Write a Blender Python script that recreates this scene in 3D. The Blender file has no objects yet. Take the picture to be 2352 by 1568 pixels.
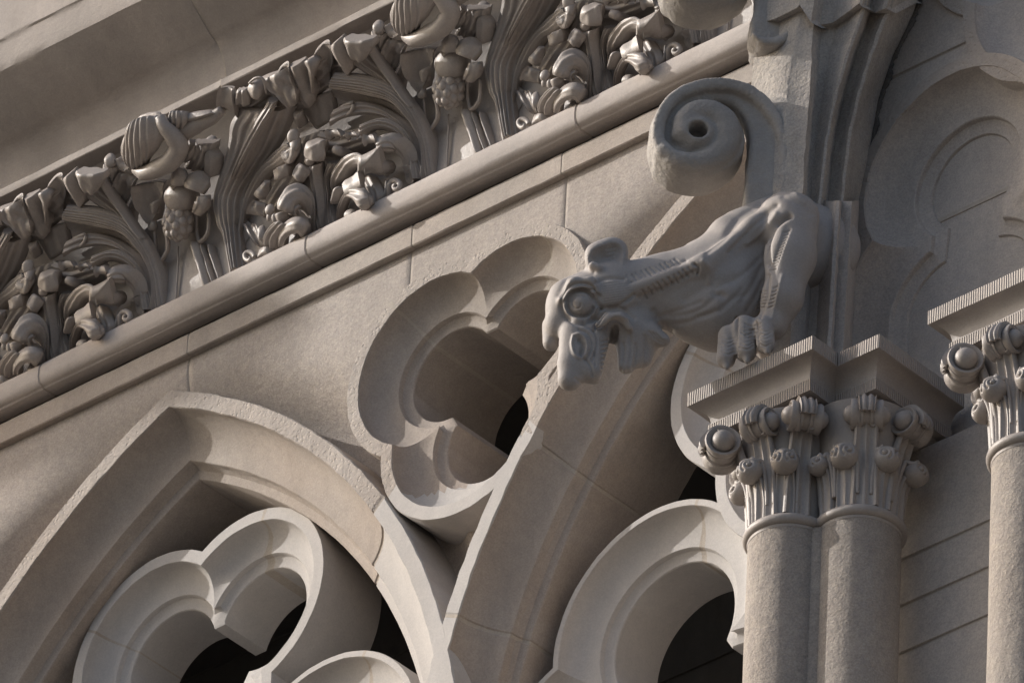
import bpy, bmesh, math, random
import numpy as np
from mathutils import Vector, noise

# ------------------------------------------------------------------ camera, world, sun, exposure
S = bpy.context.scene
COL = S.collection
TH, PH, RO = math.radians(43.2), math.radians(35.0), math.radians(3.1)
DIST = 39.0
_f = np.array([-math.sin(TH)*math.cos(PH), math.cos(TH)*math.cos(PH), math.sin(PH)])
_r0 = np.array([math.cos(TH), math.sin(TH), 0.0])
_u0 = np.array([math.sin(TH)*math.sin(PH), -math.cos(TH)*math.sin(PH), math.cos(PH)])
_r = _r0*math.cos(RO) + _u0*math.sin(RO)
_u = _u0*math.cos(RO) - _r0*math.sin(RO)
CAM = -DIST*_f
cam_d = bpy.data.cameras.new("camera")
cam_d.sensor_width = 36.0
cam_d.lens = 400.0
cam_d.clip_start = 0.5
cam_d.clip_end = 3000.0
cam = bpy.data.objects.new("camera", cam_d)
COL.objects.link(cam)
from mathutils import Matrix
cam.matrix_world = Matrix(((_r[0], _u[0], -_f[0], CAM[0]), (_r[1], _u[1], -_f[1], CAM[1]),
                           (_r[2], _u[2], -_f[2], CAM[2]), (0, 0, 0, 1)))
S.camera = cam

SUN = np.array([-1.0, -0.61, 0.64]); SUN /= np.linalg.norm(SUN)      # towards the sun
world = bpy.data.worlds.new("World")
S.world = world
world.use_nodes = True
nt = world.node_tree
bg = nt.nodes["Background"]
sky = nt.nodes.new("ShaderNodeTexSky")
sky.sky_type = 'NISHITA'
sky.sun_disc = False
sky.sun_elevation = math.asin(SUN[2])
sky.sun_rotation = math.atan2(SUN[0], SUN[1])
sky.air_density = 1.0
sky.dust_density = 4.0
sky.ozone_density = 1.0
nt.links.new(sky.outputs[0], bg.inputs[0])
bg.inputs[1].default_value = 0.128
sun_d = bpy.data.lights.new("sun", 'SUN')
sun_d.energy = 3.15
sun_d.angle = math.radians(0.55)
sun_d.color = (1.0, 0.955, 0.90)
sun = bpy.data.objects.new("sun", sun_d)
COL.objects.link(sun)
sun.rotation_euler = Vector(SUN).to_track_quat('Z', 'Y').to_euler()
sun.location = Vector(SUN)*60
S.view_settings.view_transform = 'Standard'
S.view_settings.look = 'None'
S.view_settings.gamma = 1.0
S.view_settings.use_curve_mapping = False
S.view_settings.exposure = 0.30

# ------------------------------------------------------------------ survey helpers (photo measurements -> metres on a given plane)
FPX = 400.0/36.0*2352
def ray(x, y):
    return _f*FPX + _r*(x - 1176.0) - _u*(y - 784.0)
def U(x, y, v, ax=1):
    d = ray(x, y)
    return CAM + d*((v - CAM[ax])/d[ax])
def P2(p):
    d = np.asarray(p, float) - CAM
    w = d @ _f
    return np.stack([1176 + FPX*(d @ _r)/w, 784 - FPX*(d @ _u)/w], -1)

# ------------------------------------------------------------------ scene graph helpers
def tag(o, label=None, cat=None, group=None, kind=None):
    if label: o['label'] = label
    if cat: o['category'] = cat
    if group: o['group'] = group
    o['kind'] = kind or 'thing'
    return o
def thing(name, label, cat, loc=(0, 0, 0), group=None):
    o = bpy.data.objects.new(name, None)
    o.empty_display_size = 0.1
    COL.objects.link(o)
    o.location = loc
    return tag(o, label, cat, group)
def abspos(o):
    v = Vector((0, 0, 0))
    while o is not None:
        v += o.location
        o = o.parent
    return v
def copy_tree(o, parent=None):
    c = o.copy()
    COL.objects.link(c)
    c.parent = parent
    for ch in list(o.children):
        copy_tree(ch, c)
    return c

class MB:
    def __init__(self):
        self.v = []; self.f = []; self.m = []
    def n(self):
        return len(self.v)
    def add(self, vs, fs, m=0):
        b = len(self.v)
        self.v.extend([tuple(map(float, p)) for p in vs])
        self.f.extend([tuple(i + b for i in q) for q in fs])
        self.m.extend([m]*len(fs))
    def grid(self, g, cu=False, cv=False, m=0, mf=None, flip=False):
        g = np.asarray(g, float)
        a, b = g.shape[:2]
        fs = []; ms = []
        for i in range(a if cu else a - 1):
            i2 = (i + 1) % a
            for j in range(b if cv else b - 1):
                j2 = (j + 1) % b
                q = (i*b + j, i*b + j2, i2*b + j2, i2*b + j)
                fs.append(q[::-1] if flip else q)
                ms.append(mf(i, j) if mf else m)
        base = len(self.v)
        self.v.extend(map(tuple, g.reshape(-1, 3).tolist()))
        self.f.extend([tuple(k + base for k in q) for q in fs])
        self.m.extend(ms)
    def box(self, x0, x1, y0, y1, z0, z1, m=0):
        v = [(x, y, z) for z in (z0, z1) for y in (y0, y1) for x in (x0, x1)]
        self.add(v, [(0, 2, 3, 1), (4, 5, 7, 6), (0, 1, 5, 4), (2, 6, 7, 3), (0, 4, 6, 2), (1, 3, 7, 5)], m)
    def ico(self, c, r, sub=3, scale=(1, 1, 1), m=0):
        bm = bmesh.new()
        bmesh.ops.create_icosphere(bm, subdivisions=sub, radius=1.0)
        vs = [(c[0] + v.co.x*r*scale[0], c[1] + v.co.y*r*scale[1], c[2] + v.co.z*r*scale[2]) for v in bm.verts]
        fs = [tuple(v.index for v in f.verts) for f in bm.faces]
        bm.free()
        self.add(vs, fs, m)
    def tube(self, pts, rad, n=12, m=0, cap=True, sq=1.0):
        pts = np.asarray(pts, float); k = len(pts)
        rad = np.broadcast_to(np.asarray(rad, float), (k,))
        t = np.gradient(pts, axis=0); t /= np.linalg.norm(t, axis=1)[:, None] + 1e-9
        up = np.array([0.0, 1.0, 0.0]) if abs(t[0][1]) < .9 else np.array([1.0, 0, 0])
        g = []
        for i in range(k):
            a = np.cross(t[i], up); a /= np.linalg.norm(a) + 1e-9
            b = np.cross(a, t[i]); up = b
            ang = np.linspace(0, 2*math.pi, n, endpoint=False)
            g.append(pts[i] + rad[i]*(np.cos(ang)[:, None]*a + sq*np.sin(ang)[:, None]*b))
        self.grid(g, cv=True, m=m)
        if cap:
            b0 = len(self.v) - k*n
            self.f.append(tuple(range(b0 + n - 1, b0 - 1, -1))); self.m.append(m)
            self.f.append(tuple(range(b0 + (k - 1)*n, b0 + k*n))); self.m.append(m)
    def arr(self):
        return np.asarray(self.v, float)
    def rough(self, amp, scale, seed=0.0):
        self.v = [tuple(Vector(p) + amp*noise.noise_vector(Vector(p)*scale + Vector((seed, seed*1.7, 3.1)))) for p in self.v]
        return self
    def build(self, name, mats, parent=None, angle=38, origin=None, fix=True):
        me = bpy.data.meshes.new(name)
        v = self.arr()
        off = np.zeros(3)
        if parent is not None:
            off = np.array(abspos(parent))
        elif origin is not None:
            off = np.asarray(origin, float)
        me.from_pydata((v - off).tolist(), [], self.f)
        mats = mats if isinstance(mats, (list, tuple)) else [mats]
        for mt in mats:
            me.materials.append(mt)
        if len(mats) > 1:
            me.polygons.foreach_set('material_index', np.asarray(self.m, dtype=np.int32))
        me.update()
        if fix:
            bm = bmesh.new(); bm.from_mesh(me)
            bmesh.ops.recalc_face_normals(bm, faces=bm.faces)
            bm.to_mesh(me); bm.free()
        me.shade_smooth()
        if angle < 180:
            me.set_sharp_from_angle(angle=math.radians(angle))
        o = bpy.data.objects.new(name, me)
        COL.objects.link(o)
        if parent is not None:
            o.parent = parent
        elif origin is not None:
            o.location = off.tolist()
        return o

def catmull(pts, n):
    p = np.asarray(pts, float)
    if len(p) == 2:
        return p[0] + np.linspace(0, 1, n)[:, None]*(p[1] - p[0])
    q = np.vstack([2*p[0] - p[1], p, 2*p[-1] - p[-2]])
    seg = len(p) - 1
    out = []
    for t in np.linspace(0, seg - 1e-9, n):
        i = int(t); s = t - i
        a, b, c, d = q[i], q[i+1], q[i+2], q[i+3]
        out.append(.5*((2*b) + (c - a)*s + (2*a - 5*b + 4*c - d)*s*s + (3*b - a - 3*c + d)*s**3))
    return np.array(out)

# ------------------------------------------------------------------ implicit sculpting (numpy) -> mesh
def smin(a, b, k):
    h = np.clip(.5 + .5*(b - a)/k, 0, 1)
    return b + (a - b)*h - k*h*(1 - h)
def smax(a, b, k):
    return -smin(-a, -b, k)
def s_cone(p, a, b, ra, rb):
    a = np.asarray(a, float); b = np.asarray(b, float)
    ab = b - a
    t = np.clip(((p - a) @ ab)/(ab @ ab), 0, 1)
    d = p - a - t[..., None]*ab
    return np.sqrt((d*d).sum(-1)) - (ra + (rb - ra)*t)
def s_ell(p, c, r, R=None):
    q = p - np.asarray(c, float)
    if R is not None:
        q = q @ R
    r = np.asarray(r, float)
    k0 = np.sqrt(((q/r)**2).sum(-1)); k1 = np.sqrt(((q/(r*r))**2).sum(-1)) + 1e-9
    return k0*(k0 - 1)/k1
def surface_nets(fn, lo, hi, h, slack=1.6):
    lo = np.asarray(lo, float); hi = np.asarray(hi, float)
    B = 12
    nb = np.ceil((hi - lo)/(h*B)).astype(int)
    N = nb*B + 1
    V = np.full(N, 1.0, np.float32)
    ax = [lo[i] + (np.arange(nb[i]) + .5)*B*h for i in range(3)]
    c = np.stack(np.meshgrid(*ax, indexing='ij'), -1)
    dv = fn(c.reshape(-1, 3)).reshape(nb)
    lim = h*B*.5*math.sqrt(3)*slack + h
    for i in range(nb[0]):
        for j in range(nb[1]):
            for k in range(nb[2]):
                sl = tuple(slice(q*B, q*B + B + 1) for q in (i, j, k))
                if abs(dv[i, j, k]) > lim:
                    if dv[i, j, k] < 0:
                        V[sl] = np.minimum(V[sl], -1.0)
                    continue
                g = np.stack(np.meshgrid(*[lo[q] + np.arange(b*B, b*B + B + 1)*h for q, b in ((0, i), (1, j), (2, k))], indexing='ij'), -1)
                V[sl] = fn(g.reshape(-1, 3)).reshape(B+1, B+1, B+1)
    s = V < 0
    corner = np.zeros(N - 1, np.int32)
    for dx in (0, 1):
        for dy in (0, 1):
            for dz in (0, 1):
                corner += s[dx:N[0]-1+dx, dy:N[1]-1+dy, dz:N[2]-1+dz]
    act = (corner > 0) & (corner < 8)
    idx = np.full(N - 1, -1, np.int64)
    ci = np.argwhere(act)
    idx[act] = np.arange(len(ci))
    acc = np.zeros((len(ci), 3)); cnt = np.zeros(len(ci))
    cs = [(x, y, z) for x in (0, 1) for y in (0, 1) for z in (0, 1)]
    for a in cs:
        for d in range(3):
            if a[d]: continue
            b = list(a); b[d] = 1
            va = V[ci[:, 0]+a[0], ci[:, 1]+a[1], ci[:, 2]+a[2]].astype(float)
            vb = V[ci[:, 0]+b[0], ci[:, 1]+b[1], ci[:, 2]+b[2]].astype(float)
            m = (va < 0) != (vb < 0)
            t = np.where(m, va/np.where(m, va - vb, 1), 0)
            pt = np.tile(np.asarray(a, float), (len(ci), 1)); pt[:, d] += t
            acc[m] += pt[m]; cnt[m] += 1
    verts = lo + h*(ci + acc/cnt[:, None])
    quads = []
    for d in range(3):
        e1, e2 = [(1, 2), (2, 0), (0, 1)][d]
        sl0 = [slice(1, N[q]-1) for q in range(3)]; sl1 = list(sl0)
        sl0[d] = slice(0, N[d]-1); sl1[d] = slice(1, N[d])
        A, Bv = s[tuple(sl0)], s[tuple(sl1)]
        e = np.argwhere(A != Bv)
        if not len(e): continue
        off = np.ones(3, int); off[d] = 0
        sign = A[tuple(e.T)]
        e = e + off
        def gi(o1, o2):
            q = e.copy(); q[:, e1] -= o1; q[:, e2] -= o2
            return idx[q[:, 0], q[:, 1], q[:, 2]]
        q = np.stack([gi(1, 1), gi(0, 1), gi(0, 0), gi(1, 0)], 1)
        q[~sign] = q[~sign][:, ::-1]
        quads.append(q)
    quads = np.concatenate(quads)
    return verts, quads[(quads >= 0).all(1)]
def smooth_verts(v, q, it=2, lam=.5):
    for _ in range(it):
        acc = np.zeros_like(v); n = np.zeros(len(v))
        for a, b in ((0, 1), (1, 2), (2, 3), (3, 0)):
            np.add.at(acc, q[:, a], v[q[:, b]]); np.add.at(acc, q[:, b], v[q[:, a]])
            np.add.at(n, q[:, a], 1); np.add.at(n, q[:, b], 1)
        v = v + lam*(acc/np.maximum(n, 1)[:, None] - v)
    return v
def vert_normals(v, q):
    n = np.cross(v[q[:, 2]] - v[q[:, 0]], v[q[:, 3]] - v[q[:, 1]])
    acc = np.zeros_like(v)
    for k in range(4):
        np.add.at(acc, q[:, k], n)
    return acc/(np.linalg.norm(acc, axis=1)[:, None] + 1e-12)
def mesh_obj(name, v, q, mats, parent, angle=180):
    m = MB(); m.v = v.tolist(); m.f = q.tolist(); m.m = [0]*len(q)
    return m.build(name, mats, parent, angle=angle, fix=False)

# ------------------------------------------------------------------ materials
def stone(name, base, var=.12, rough=.85, grain=.5, tool=0.0, dirt=.25, spec=.3, tint=(.50, .43, .375), tint_amt=.25, pit=.0, toolfreq=95.0, tooldir='x', speck=.15):
    m = bpy.data.materials.new(name); m.use_nodes = True
    t = m.node_tree; N = t.nodes; L = t.links
    b = N["Principled BSDF"]
    b.inputs["Roughness"].default_value = rough
    b.inputs["Specular IOR Level"].default_value = spec
    tc = N.new("ShaderNodeNewGeometry")
    pos = tc.outputs["Position"]
    def nz(scale, detail=4, rgh=.6, vec=None):
        n = N.new("ShaderNodeTexNoise"); n.inputs["Scale"].default_value = scale
        n.inputs["Detail"].default_value = detail; n.inputs["Roughness"].default_value = rgh
        L.new(vec if vec is not None else pos, n.inputs["Vector"])
        return n.outputs["Fac"]
    def ramp(fac, a, bb, c0=(0, 0, 0, 1), c1=(1, 1, 1, 1)):
        r = N.new("ShaderNodeValToRGB"); r.color_ramp.elements[0].position = a; r.color_ramp.elements[1].position = bb
        r.color_ramp.elements[0].color = c0; r.color_ramp.elements[1].color = c1
        L.new(fac, r.inputs[0]); return r.outputs[0]
    def mix(fac, c1, c2, mode='MIX'):
        x = N.new("ShaderNodeMix"); x.data_type = 'RGBA'; x.blend_type = mode
        for s, val in ((0, fac), (6, c1), (7, c2)):
            if isinstance(val, (int, float)): x.inputs[s].default_value = val
            elif isinstance(val, tuple): x.inputs[s].default_value = (*val, 1)
            else: L.new(val, x.inputs[s])
        return x.outputs[2]
    def mth(op, a, bb=0.0):
        x = N.new("ShaderNodeMath"); x.operation = op
        for s, val in ((0, a), (1, bb)):
            if isinstance(val, (int, float)): x.inputs[s].default_value = val
            else: L.new(val, x.inputs[s])
        return x.outputs[0]
    dk = tuple(c*(1 - var*1.6) for c in base); lt = tuple(min(1, c*(1 + var)) for c in base)
    mp = N.new("ShaderNodeMapping"); mp.inputs["Scale"].default_value = (1.0, 1.0, .45); L.new(pos, mp.inputs[0])
    c = mix(ramp(nz(3.2, 5, .6, mp.outputs[0]), .32, .68), dk, lt)
    c = mix(mth('MULTIPLY', ramp(nz(1.1, 3, .5), .42, .7), tint_amt), c, tuple(bc*tc_/.45 for bc, tc_ in zip(base, tint)))
    fine = nz(150.0, 3, .7)
    c = mix(speck, c, mix(ramp(fine, .35, .65), (.28, .28, .29), (.70, .70, .68)), 'OVERLAY')
    c = mix(speck*.8, c, mix(ramp(nz(34.0, 4, .65), .36, .64), (.38, .38, .40), (.62, .61, .58)), 'OVERLAY')
    if dirt:
        sp = N.new("ShaderNodeMapping"); sp.inputs["Scale"].default_value = (9.0, 9.0, 1.3); L.new(pos, sp.inputs[0])
        c = mix(mth('MULTIPLY', ramp(nz(1.0, 6, .65, sp.outputs[0]), .55, .8), dirt), c, tuple(x*.55 for x in base))
    L.new(c, b.inputs["Base Color"])
    h = mth('MULTIPLY', nz(62.0, 6, .72), grain)
    h = mth('ADD', h, mth('MULTIPLY', nz(14.0, 4, .6), grain*1.5))
    if pit:
        v = N.new("ShaderNodeTexVoronoi"); v.inputs["Scale"].default_value = 55.0; L.new(pos, v.inputs["Vector"])
        h = mth('ADD', h, mth('MULTIPLY', ramp(v.outputs["Distance"], .05, .35), pit))
    if tool:
        w = N.new("ShaderNodeTexWave"); w.wave_type = 'BANDS'; w.bands_direction = 'X' if tooldir == 'x' else 'DIAGONAL'
        w.inputs["Scale"].default_value = toolfreq/6.2832*2; w.inputs["Distortion"].default_value = 1.2
        w.inputs["Detail"].default_value = 2; w.inputs["Detail Scale"].default_value = 2.0
        if tooldir == 'y':
            w.bands_direction = 'Y'
        if tooldir == 'z':
            w.bands_direction = 'Z'
        L.new(pos, w.inputs["Vector"])
        h = mth('ADD', h, mth('MULTIPLY', w.outputs["Fac"], tool))
    bp = N.new("ShaderNodeBump"); bp.inputs["Strength"].default_value = .7; bp.inputs["Distance"].default_value = .004
    L.new(h, bp.inputs["Height"]); L.new(bp.outputs[0], b.inputs["Normal"])
    return m
M = {}
M['wall'] = stone("tooled_limestone", (.385, .350, .325), var=.055, tool=.20, toolfreq=330.0, grain=1.3, dirt=.07, tint_amt=.22, speck=.35)
M['rim'] = stone("bush_hammered_limestone", (.40, .364, .336), grain=2.2, pit=1.1, dirt=.08)
M['mould'] = stone("warm_limestone", (.355, .320, .292), grain=.6, dirt=.24, tint_amt=.4, speck=.25)
M['white'] = stone("clean_pale_limestone", (.450, .434, .424), var=.06, grain=.35, dirt=.06, tint_amt=.12)
M['mortar'] = stone("mortar", (.40, .365, .325), grain=1.0, var=.12)
M['dark'] = stone("shaded_inner_stone", (.10, .095, .09), grain=.5)  # dark base colour stands in for the shade of the passage
M['frieze'] = stone("glazed_terracotta", (.345, .316, .300), var=.12, rough=.44, grain=.5, dirt=.22, spec=.5, tint_amt=.2)
M['roll'] = stone("smooth_terracotta", (.45, .415, .395), var=.08, rough=.78, grain=.45, dirt=.12, spec=.2)
M['corn'] = stone("cornice_stone", (.36, .33, .31), grain=.5, dirt=.3)
M['beast'] = stone("grey_carved_stone", (.350, .320, .302), var=.06, rough=.62, grain=.35, dirt=.06, tint_amt=.06, spec=.35)
M['pier'] = stone("grey_weathered_stone", (.42, .39, .362), var=.16, grain=2.2, dirt=.35, pit=.5, speck=.4)
M['crocket'] = stone("dark_weathered_stone", (.36, .338, .318), var=.14, grain=1.2, dirt=.3, pit=.3)
M['shaft'] = stone("rubbed_shaft_stone", (.36, .325, .295), var=.12, grain=2.4, dirt=.2, speck=.4)
M['cap'] = stone("capital_stone", (.36, .328, .308), var=.08, rough=.5, grain=.35, dirt=.1, spec=.45)
M['tower'] = stone("tower_ashlar", (.44, .408, .385), var=.07, tool=.15, toolfreq=330.0, grain=1.4, dirt=.2, speck=.32)
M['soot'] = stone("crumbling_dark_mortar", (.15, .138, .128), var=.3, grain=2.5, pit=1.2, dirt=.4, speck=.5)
M['ground'] = stone("street_paving", (.10, .092, .082), grain=.5)
# ------------------------------------------------------------------ setting: the street far below
g = MB(); g.add([(-900, -900, -24), (900, -900, -24), (900, 900, -24), (-900, 900, -24)], [(0, 1, 2, 3)])
o = g.build("ground", M['ground']); tag(o, kind='structure')

# ------------------------------------------------------------------ measured geometry
XA1, XA2 = -1.597, 1.176          # arch axes
AH, AZ = 1.033, -1.865            # offset of arc centres from the axis, height of centres
R_OUT, R_RIM, R_HOL, R_OPEN = 2.54, 2.473, 2.329, 2.279
YR = -.045                        # face of the projecting rims
YW = -.030                        # wall face
X0, X1 = -4.6, 2.42               # wall extent

def qhollow(r0, y0, r1, y1, n=9):
    """concave quarter: starts along +Y at (r0,y0), ends radial at (r1,y1)"""
    return [(r0 - (r0 - r1)*(1 - math.cos(t)), y0 + (y1 - y0)*math.sin(t)) for t in np.linspace(0, math.pi/2, n)]

def jitter(pl, amp, seed):
    return [(x + amp*noise.noise(Vector((x*26, z*26, seed))) + .6*amp*noise.noise(Vector((x*70, z*70, seed + 9))),
             z + amp*noise.noise(Vector((x*26, z*26, seed + 4))) + .6*amp*noise.noise(Vector((x*70, z*70, seed + 5)))) for x, z in pl]

def arch_stations(joints):
    """fractions along the half arch (0 springing .. 1 apex), with tight triplets at joints; returns list of (t, isjoint)"""
    ts = [(t, 0) for t in np.linspace(0, 1, 70)]
    for j in joints:
        ts = [q for q in ts if abs(q[0] - j) > .006]
        ts += [(j - .0042, 0), (j - .0022, 1), (j + .0022, 1), (j + .0042, 0)]
    return sorted(ts)

def arch_level(xa, r, side, st, zlow):
    """one limb: side -1 = left limb; returns pts from springing leg to apex"""
    cx = xa + AH if side < 0 else xa - AH
    a1 = math.acos(AH/r)                     # angle of apex above the horizontal
    out = [((cx - r) if side < 0 else (cx + r), zlow)]
    for t, _ in st:
        a = a1*t
        out.append((cx - r*math.cos(a) if side < 0 else cx + r*math.cos(a), AZ + r*math.sin(a)))
    return out

ARCH_PROFILE = [(R_OUT, .30), (R_OUT, YR + .006), (R_OUT - .004, YR), (R_RIM + .003, YR), (R_RIM, YR + .006)] + \
    qhollow(R_RIM, YR + .010, R_HOL, .08, 10) + [(R_HOL - .003, .084), (R_HOL - .006, .108), (R_HOL - .018, .124), (R_OPEN + .003, .131), (R_OPEN, .136), (R_OPEN, .33), (R_OPEN, .49)]

def build_arch(xa, label, jl, jr, white_l, white_r):
    root = thing("pointed_arch", label, "arch", (xa, 0, AZ), "pointed arches of the arcade")
    for side, js, zwh, nm in ((-1, jl, white_l, 0), (1, jr, white_r, 1)):
        st = arch_stations(js)
        flags = [0] + [f for _, f in st]
        lv = []
        for k, (r, y) in enumerate(ARCH_PROFILE):
            pl = arch_level(xa, r, side, st, -2.6)
            a = .0032 if k in (1, 2, 3, 4) else .0012
            pl = [pl[0]] + jitter(pl[1:-1], a, 3.0*k*.1 + xa) + [pl[-1]]
            yj = [y + (.0035 if k in (2, 3) else .0012)*noise.noise(Vector((p[0]*24, p[1]*24, 7 + k))) for p in pl]
            row = []
            for p, yy, fl in zip(pl, yj, flags):
                q = np.array((p[0], yy, p[1]))
                if fl:
                    c = np.array((xa + (AH if side < 0 else -AH), yy, AZ)); d = q - c; d /= np.linalg.norm(d)
                    q = q + d*.0035 + np.array((0, .0035, 0))
                row.append(q)
            lv.append(row)
        gz = np.array(lv)
        ts_ = [0] + [q[0] for q in st]
        def mf(i, j, zwh=zwh, flags=flags, ts_=ts_, side=side):
            if flags[j] and flags[min(j + 1, len(flags) - 1)]: return 3
            if ts_[j] < zwh and (side > 0 or i in (1, 2, 3)): return 2
            return 1 if i in (1, 2, 3) else 0
        m = MB(); m.grid(gz, mf=mf)
        m.build("arch_limb", [M['mould'], M['rim'], M['white'], M['mortar']], root, angle=30)
    return root

def foil_level(cs, r, w, n=26, closed=True, legs=None, jt=None):
    cs = [np.asarray(c, float) for c in cs]; k = len(cs); out = []
    for i, c in enumerate(cs):
        def ang(j):
            d = cs[j] - c; L = np.hypot(*d)
            a = math.acos(np.clip((L/2 - w/2)/r, -1, 1))
            return math.atan2(d[1], d[0]), a
        if closed or 0 < i < k - 1:
            pf, pa = ang((i - 1) % k); nf, na = ang((i + 1) % k)
            a0 = pf + pa; a1 = nf - na
        elif i == 0:
            nf, na = ang(1); a0 = legs[0]; a1 = nf - na
        else:
            pf, pa = ang(k - 2); a0 = pf + pa; a1 = legs[1]
        while a1 < a0: a1 += 2*math.pi
        while a1 - a0 > 2*math.pi: a1 -= 2*math.pi
        ts_ = list(np.linspace(a0, a1, n))
        for a in (jt or {}).get(i, []):
            a = math.radians(a)
            while a < a0: a += 2*math.pi
            ts_ = sorted(ts_ + [a - .0052/.33, a + .0052/.33])
        for t in ts_:
            out.append((c[0] + r*math.cos(t), c[1] + r*math.sin(t)))
    return out

def build_foil(name, cs, prof, parent, mats, mfun, n=26, closed=True, legs=None, rough=.0025, jt=None, shift=None):
    lv = []
    # index of the strip between the two inserted stations of every joint
    r0, _, w0 = prof[3]; cells = set(); k0 = 0
    ref = foil_level(cs, r0, w0, n, closed, legs, jt)
    for i in range(len(cs)):
        m_i = n + 2*len((jt or {}).get(i, []))
        for q in range(k0, k0 + m_i - 1):
            if jt and math.hypot(ref[q][0] - ref[q+1][0], ref[q][1] - ref[q+1][1]) < .0125: 
                for a in jt.get(i, []):
                    c = cs[i]; mid = (.5*(ref[q][0] + ref[q+1][0]) - c[0], .5*(ref[q][1] + ref[q+1][1]) - c[1])
                    if abs((math.degrees(math.atan2(mid[1], mid[0])) - a + 180) % 360 - 180) < 1.2: cells.add(q)
        k0 += m_i
    mats = list(mats) + [M['mortar']]
    for k, (r, y, w) in enumerate(prof):
        pl = foil_level(cs, r, w, n, closed, legs, jt)
        pl = jitter(pl, rough if 0 < k < 5 else rough*.4, 1.3*k*.1 + cs[0][0])
        lv.append([(x, y + (rough if k in (2, 3) else rough*.3)*noise.noise(Vector((x*25, z*25, k))), z) for x, z in pl])
    gz = np.array(lv)
    m = MB(); m.grid(gz, cv=closed, mf=lambda i, j: len(mats) - 1 if j in cells else mfun(i, gz[i, j]))
    return m.build(name, mats, parent, angle=30)

# spandrel trefoil opening (upright pair over one lobe)
TC = [(-.342, .053), (-.162, -.280), (.003, .055)]
SP_PROF = [(.386, .30, 0), (.386, YR + .006, 0), (.383, YR, 0), (.334, YR, 0), (.331, YR + .007, 0)] + \
    [(r, y, .0) for r, y in qhollow(.331, YR + .01, .225, .045, 8)] + \
    [(.222, .049, .02), (.219, .062, .03), (.206, .073, .045), (.186, .077, .05), (.183, .082, .05), (.183, .25, .05), (.183, .50, .05)]
def sstep(a, b, x):
    t = np.clip((x - a)/(b - a), 0, 1)
    return t*t*(3 - 2*t)
def arch_dist(x, z):
    """signed distance outside the outer rim of the nearest arch (negative = inside)"""
    best = None
    for xa in (XA1, XA2):
        zz = np.maximum(z - AZ, 0)
        d = np.maximum(np.hypot(x - (xa - AH), zz), np.hypot(x - (xa + AH), zz)) - R_OUT
        best = d if best is None else np.minimum(best, d)
    return best
def wall_y(x, z):
    d = np.maximum(arch_dist(x, z), 0)
    dip = .20*np.exp(-(d/.18)**2)*sstep(.52, .0, z)
    return YW + dip

wj = [float(U(433, 850, YW)[0]), float(U(942, 640, YW)[0]), float(U(1300, 450, YW)[0])]
xs = list(np.arange(X0, X1 + .001, .02))
for j in wj:
    xs = [x for x in xs if abs(x - j) > .012] + [j - .005, j - .003, j + .003, j + .005]
xs = np.array(sorted(xs))
zs = np.arange(-2.6, .62, .02)
GX, GZ = np.meshgrid(xs, zs, indexing='ij')
GY = wall_y(GX, GZ)
joint_c = np.zeros(len(xs), bool)
for j in wj:
    joint_c |= np.abs(xs - j) < .004
upper = GZ > -.2
GY = GY + np.where(joint_c[:, None] & upper, .0025, 0)
inside = (arch_dist(GX, GZ) < -.03) | (np.min([np.hypot(GX - c[0], GZ - c[1]) for c in TC], axis=0) < .36)
m = MB()
base = np.stack([GX, GY, GZ], -1)
idm = -np.ones(GX.shape, int)
vs = []; fs = []; ms = []
for i in range(len(xs) - 1):
    for k in range(len(zs) - 1):
        if inside[i, k] and inside[i+1, k] and inside[i, k+1] and inside[i+1, k+1]: continue
        q = []
        for a, b in ((i, k), (i+1, k), (i+1, k+1), (i, k+1)):
            if idm[a, b] < 0:
                idm[a, b] = len(vs); vs.append(tuple(base[a, b]))
            q.append(idm[a, b])
        fs.append(tuple(q)); ms.append(1 if joint_c[i] and joint_c[i+1] and zs[k] > -.2 else 0)
m.v = vs; m.f = fs; m.m = ms
wall = m.build("spandrel_wall", [M['wall'], M['mortar']], origin=(0, YW, 0), angle=60)
tag(wall, "flat tooled limestone wall around the arches and trefoil opening, under the string course", "wall")

A1 = build_arch(XA1, "moulded pointed arch at the lower left with the pale trefoil tracery showing inside it", [], [.515], -1, .515)
A2 = build_arch(XA2, "moulded pointed arch behind the gargoyle's head, its left limb rising beside the spandrel trefoil", [.277, .515], [.515], .515, -1)

tre = thing("trefoil_opening", "deep moulded trefoil opening in the wall between the two arches, left of the gargoyle's head", "trefoil opening", (-.17, YR, -.06))
def spm(i, p):
    if p[2] < -.46 and p[0] > -.52: return 2
    return 1 if i in (1, 2, 3) else 0
build_foil("trefoil_moulding", TC, SP_PROF, tre, [M['mould'], M['rim'], M['white']], spm, n=44, jt={0: [122], 2: [62]})

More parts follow.
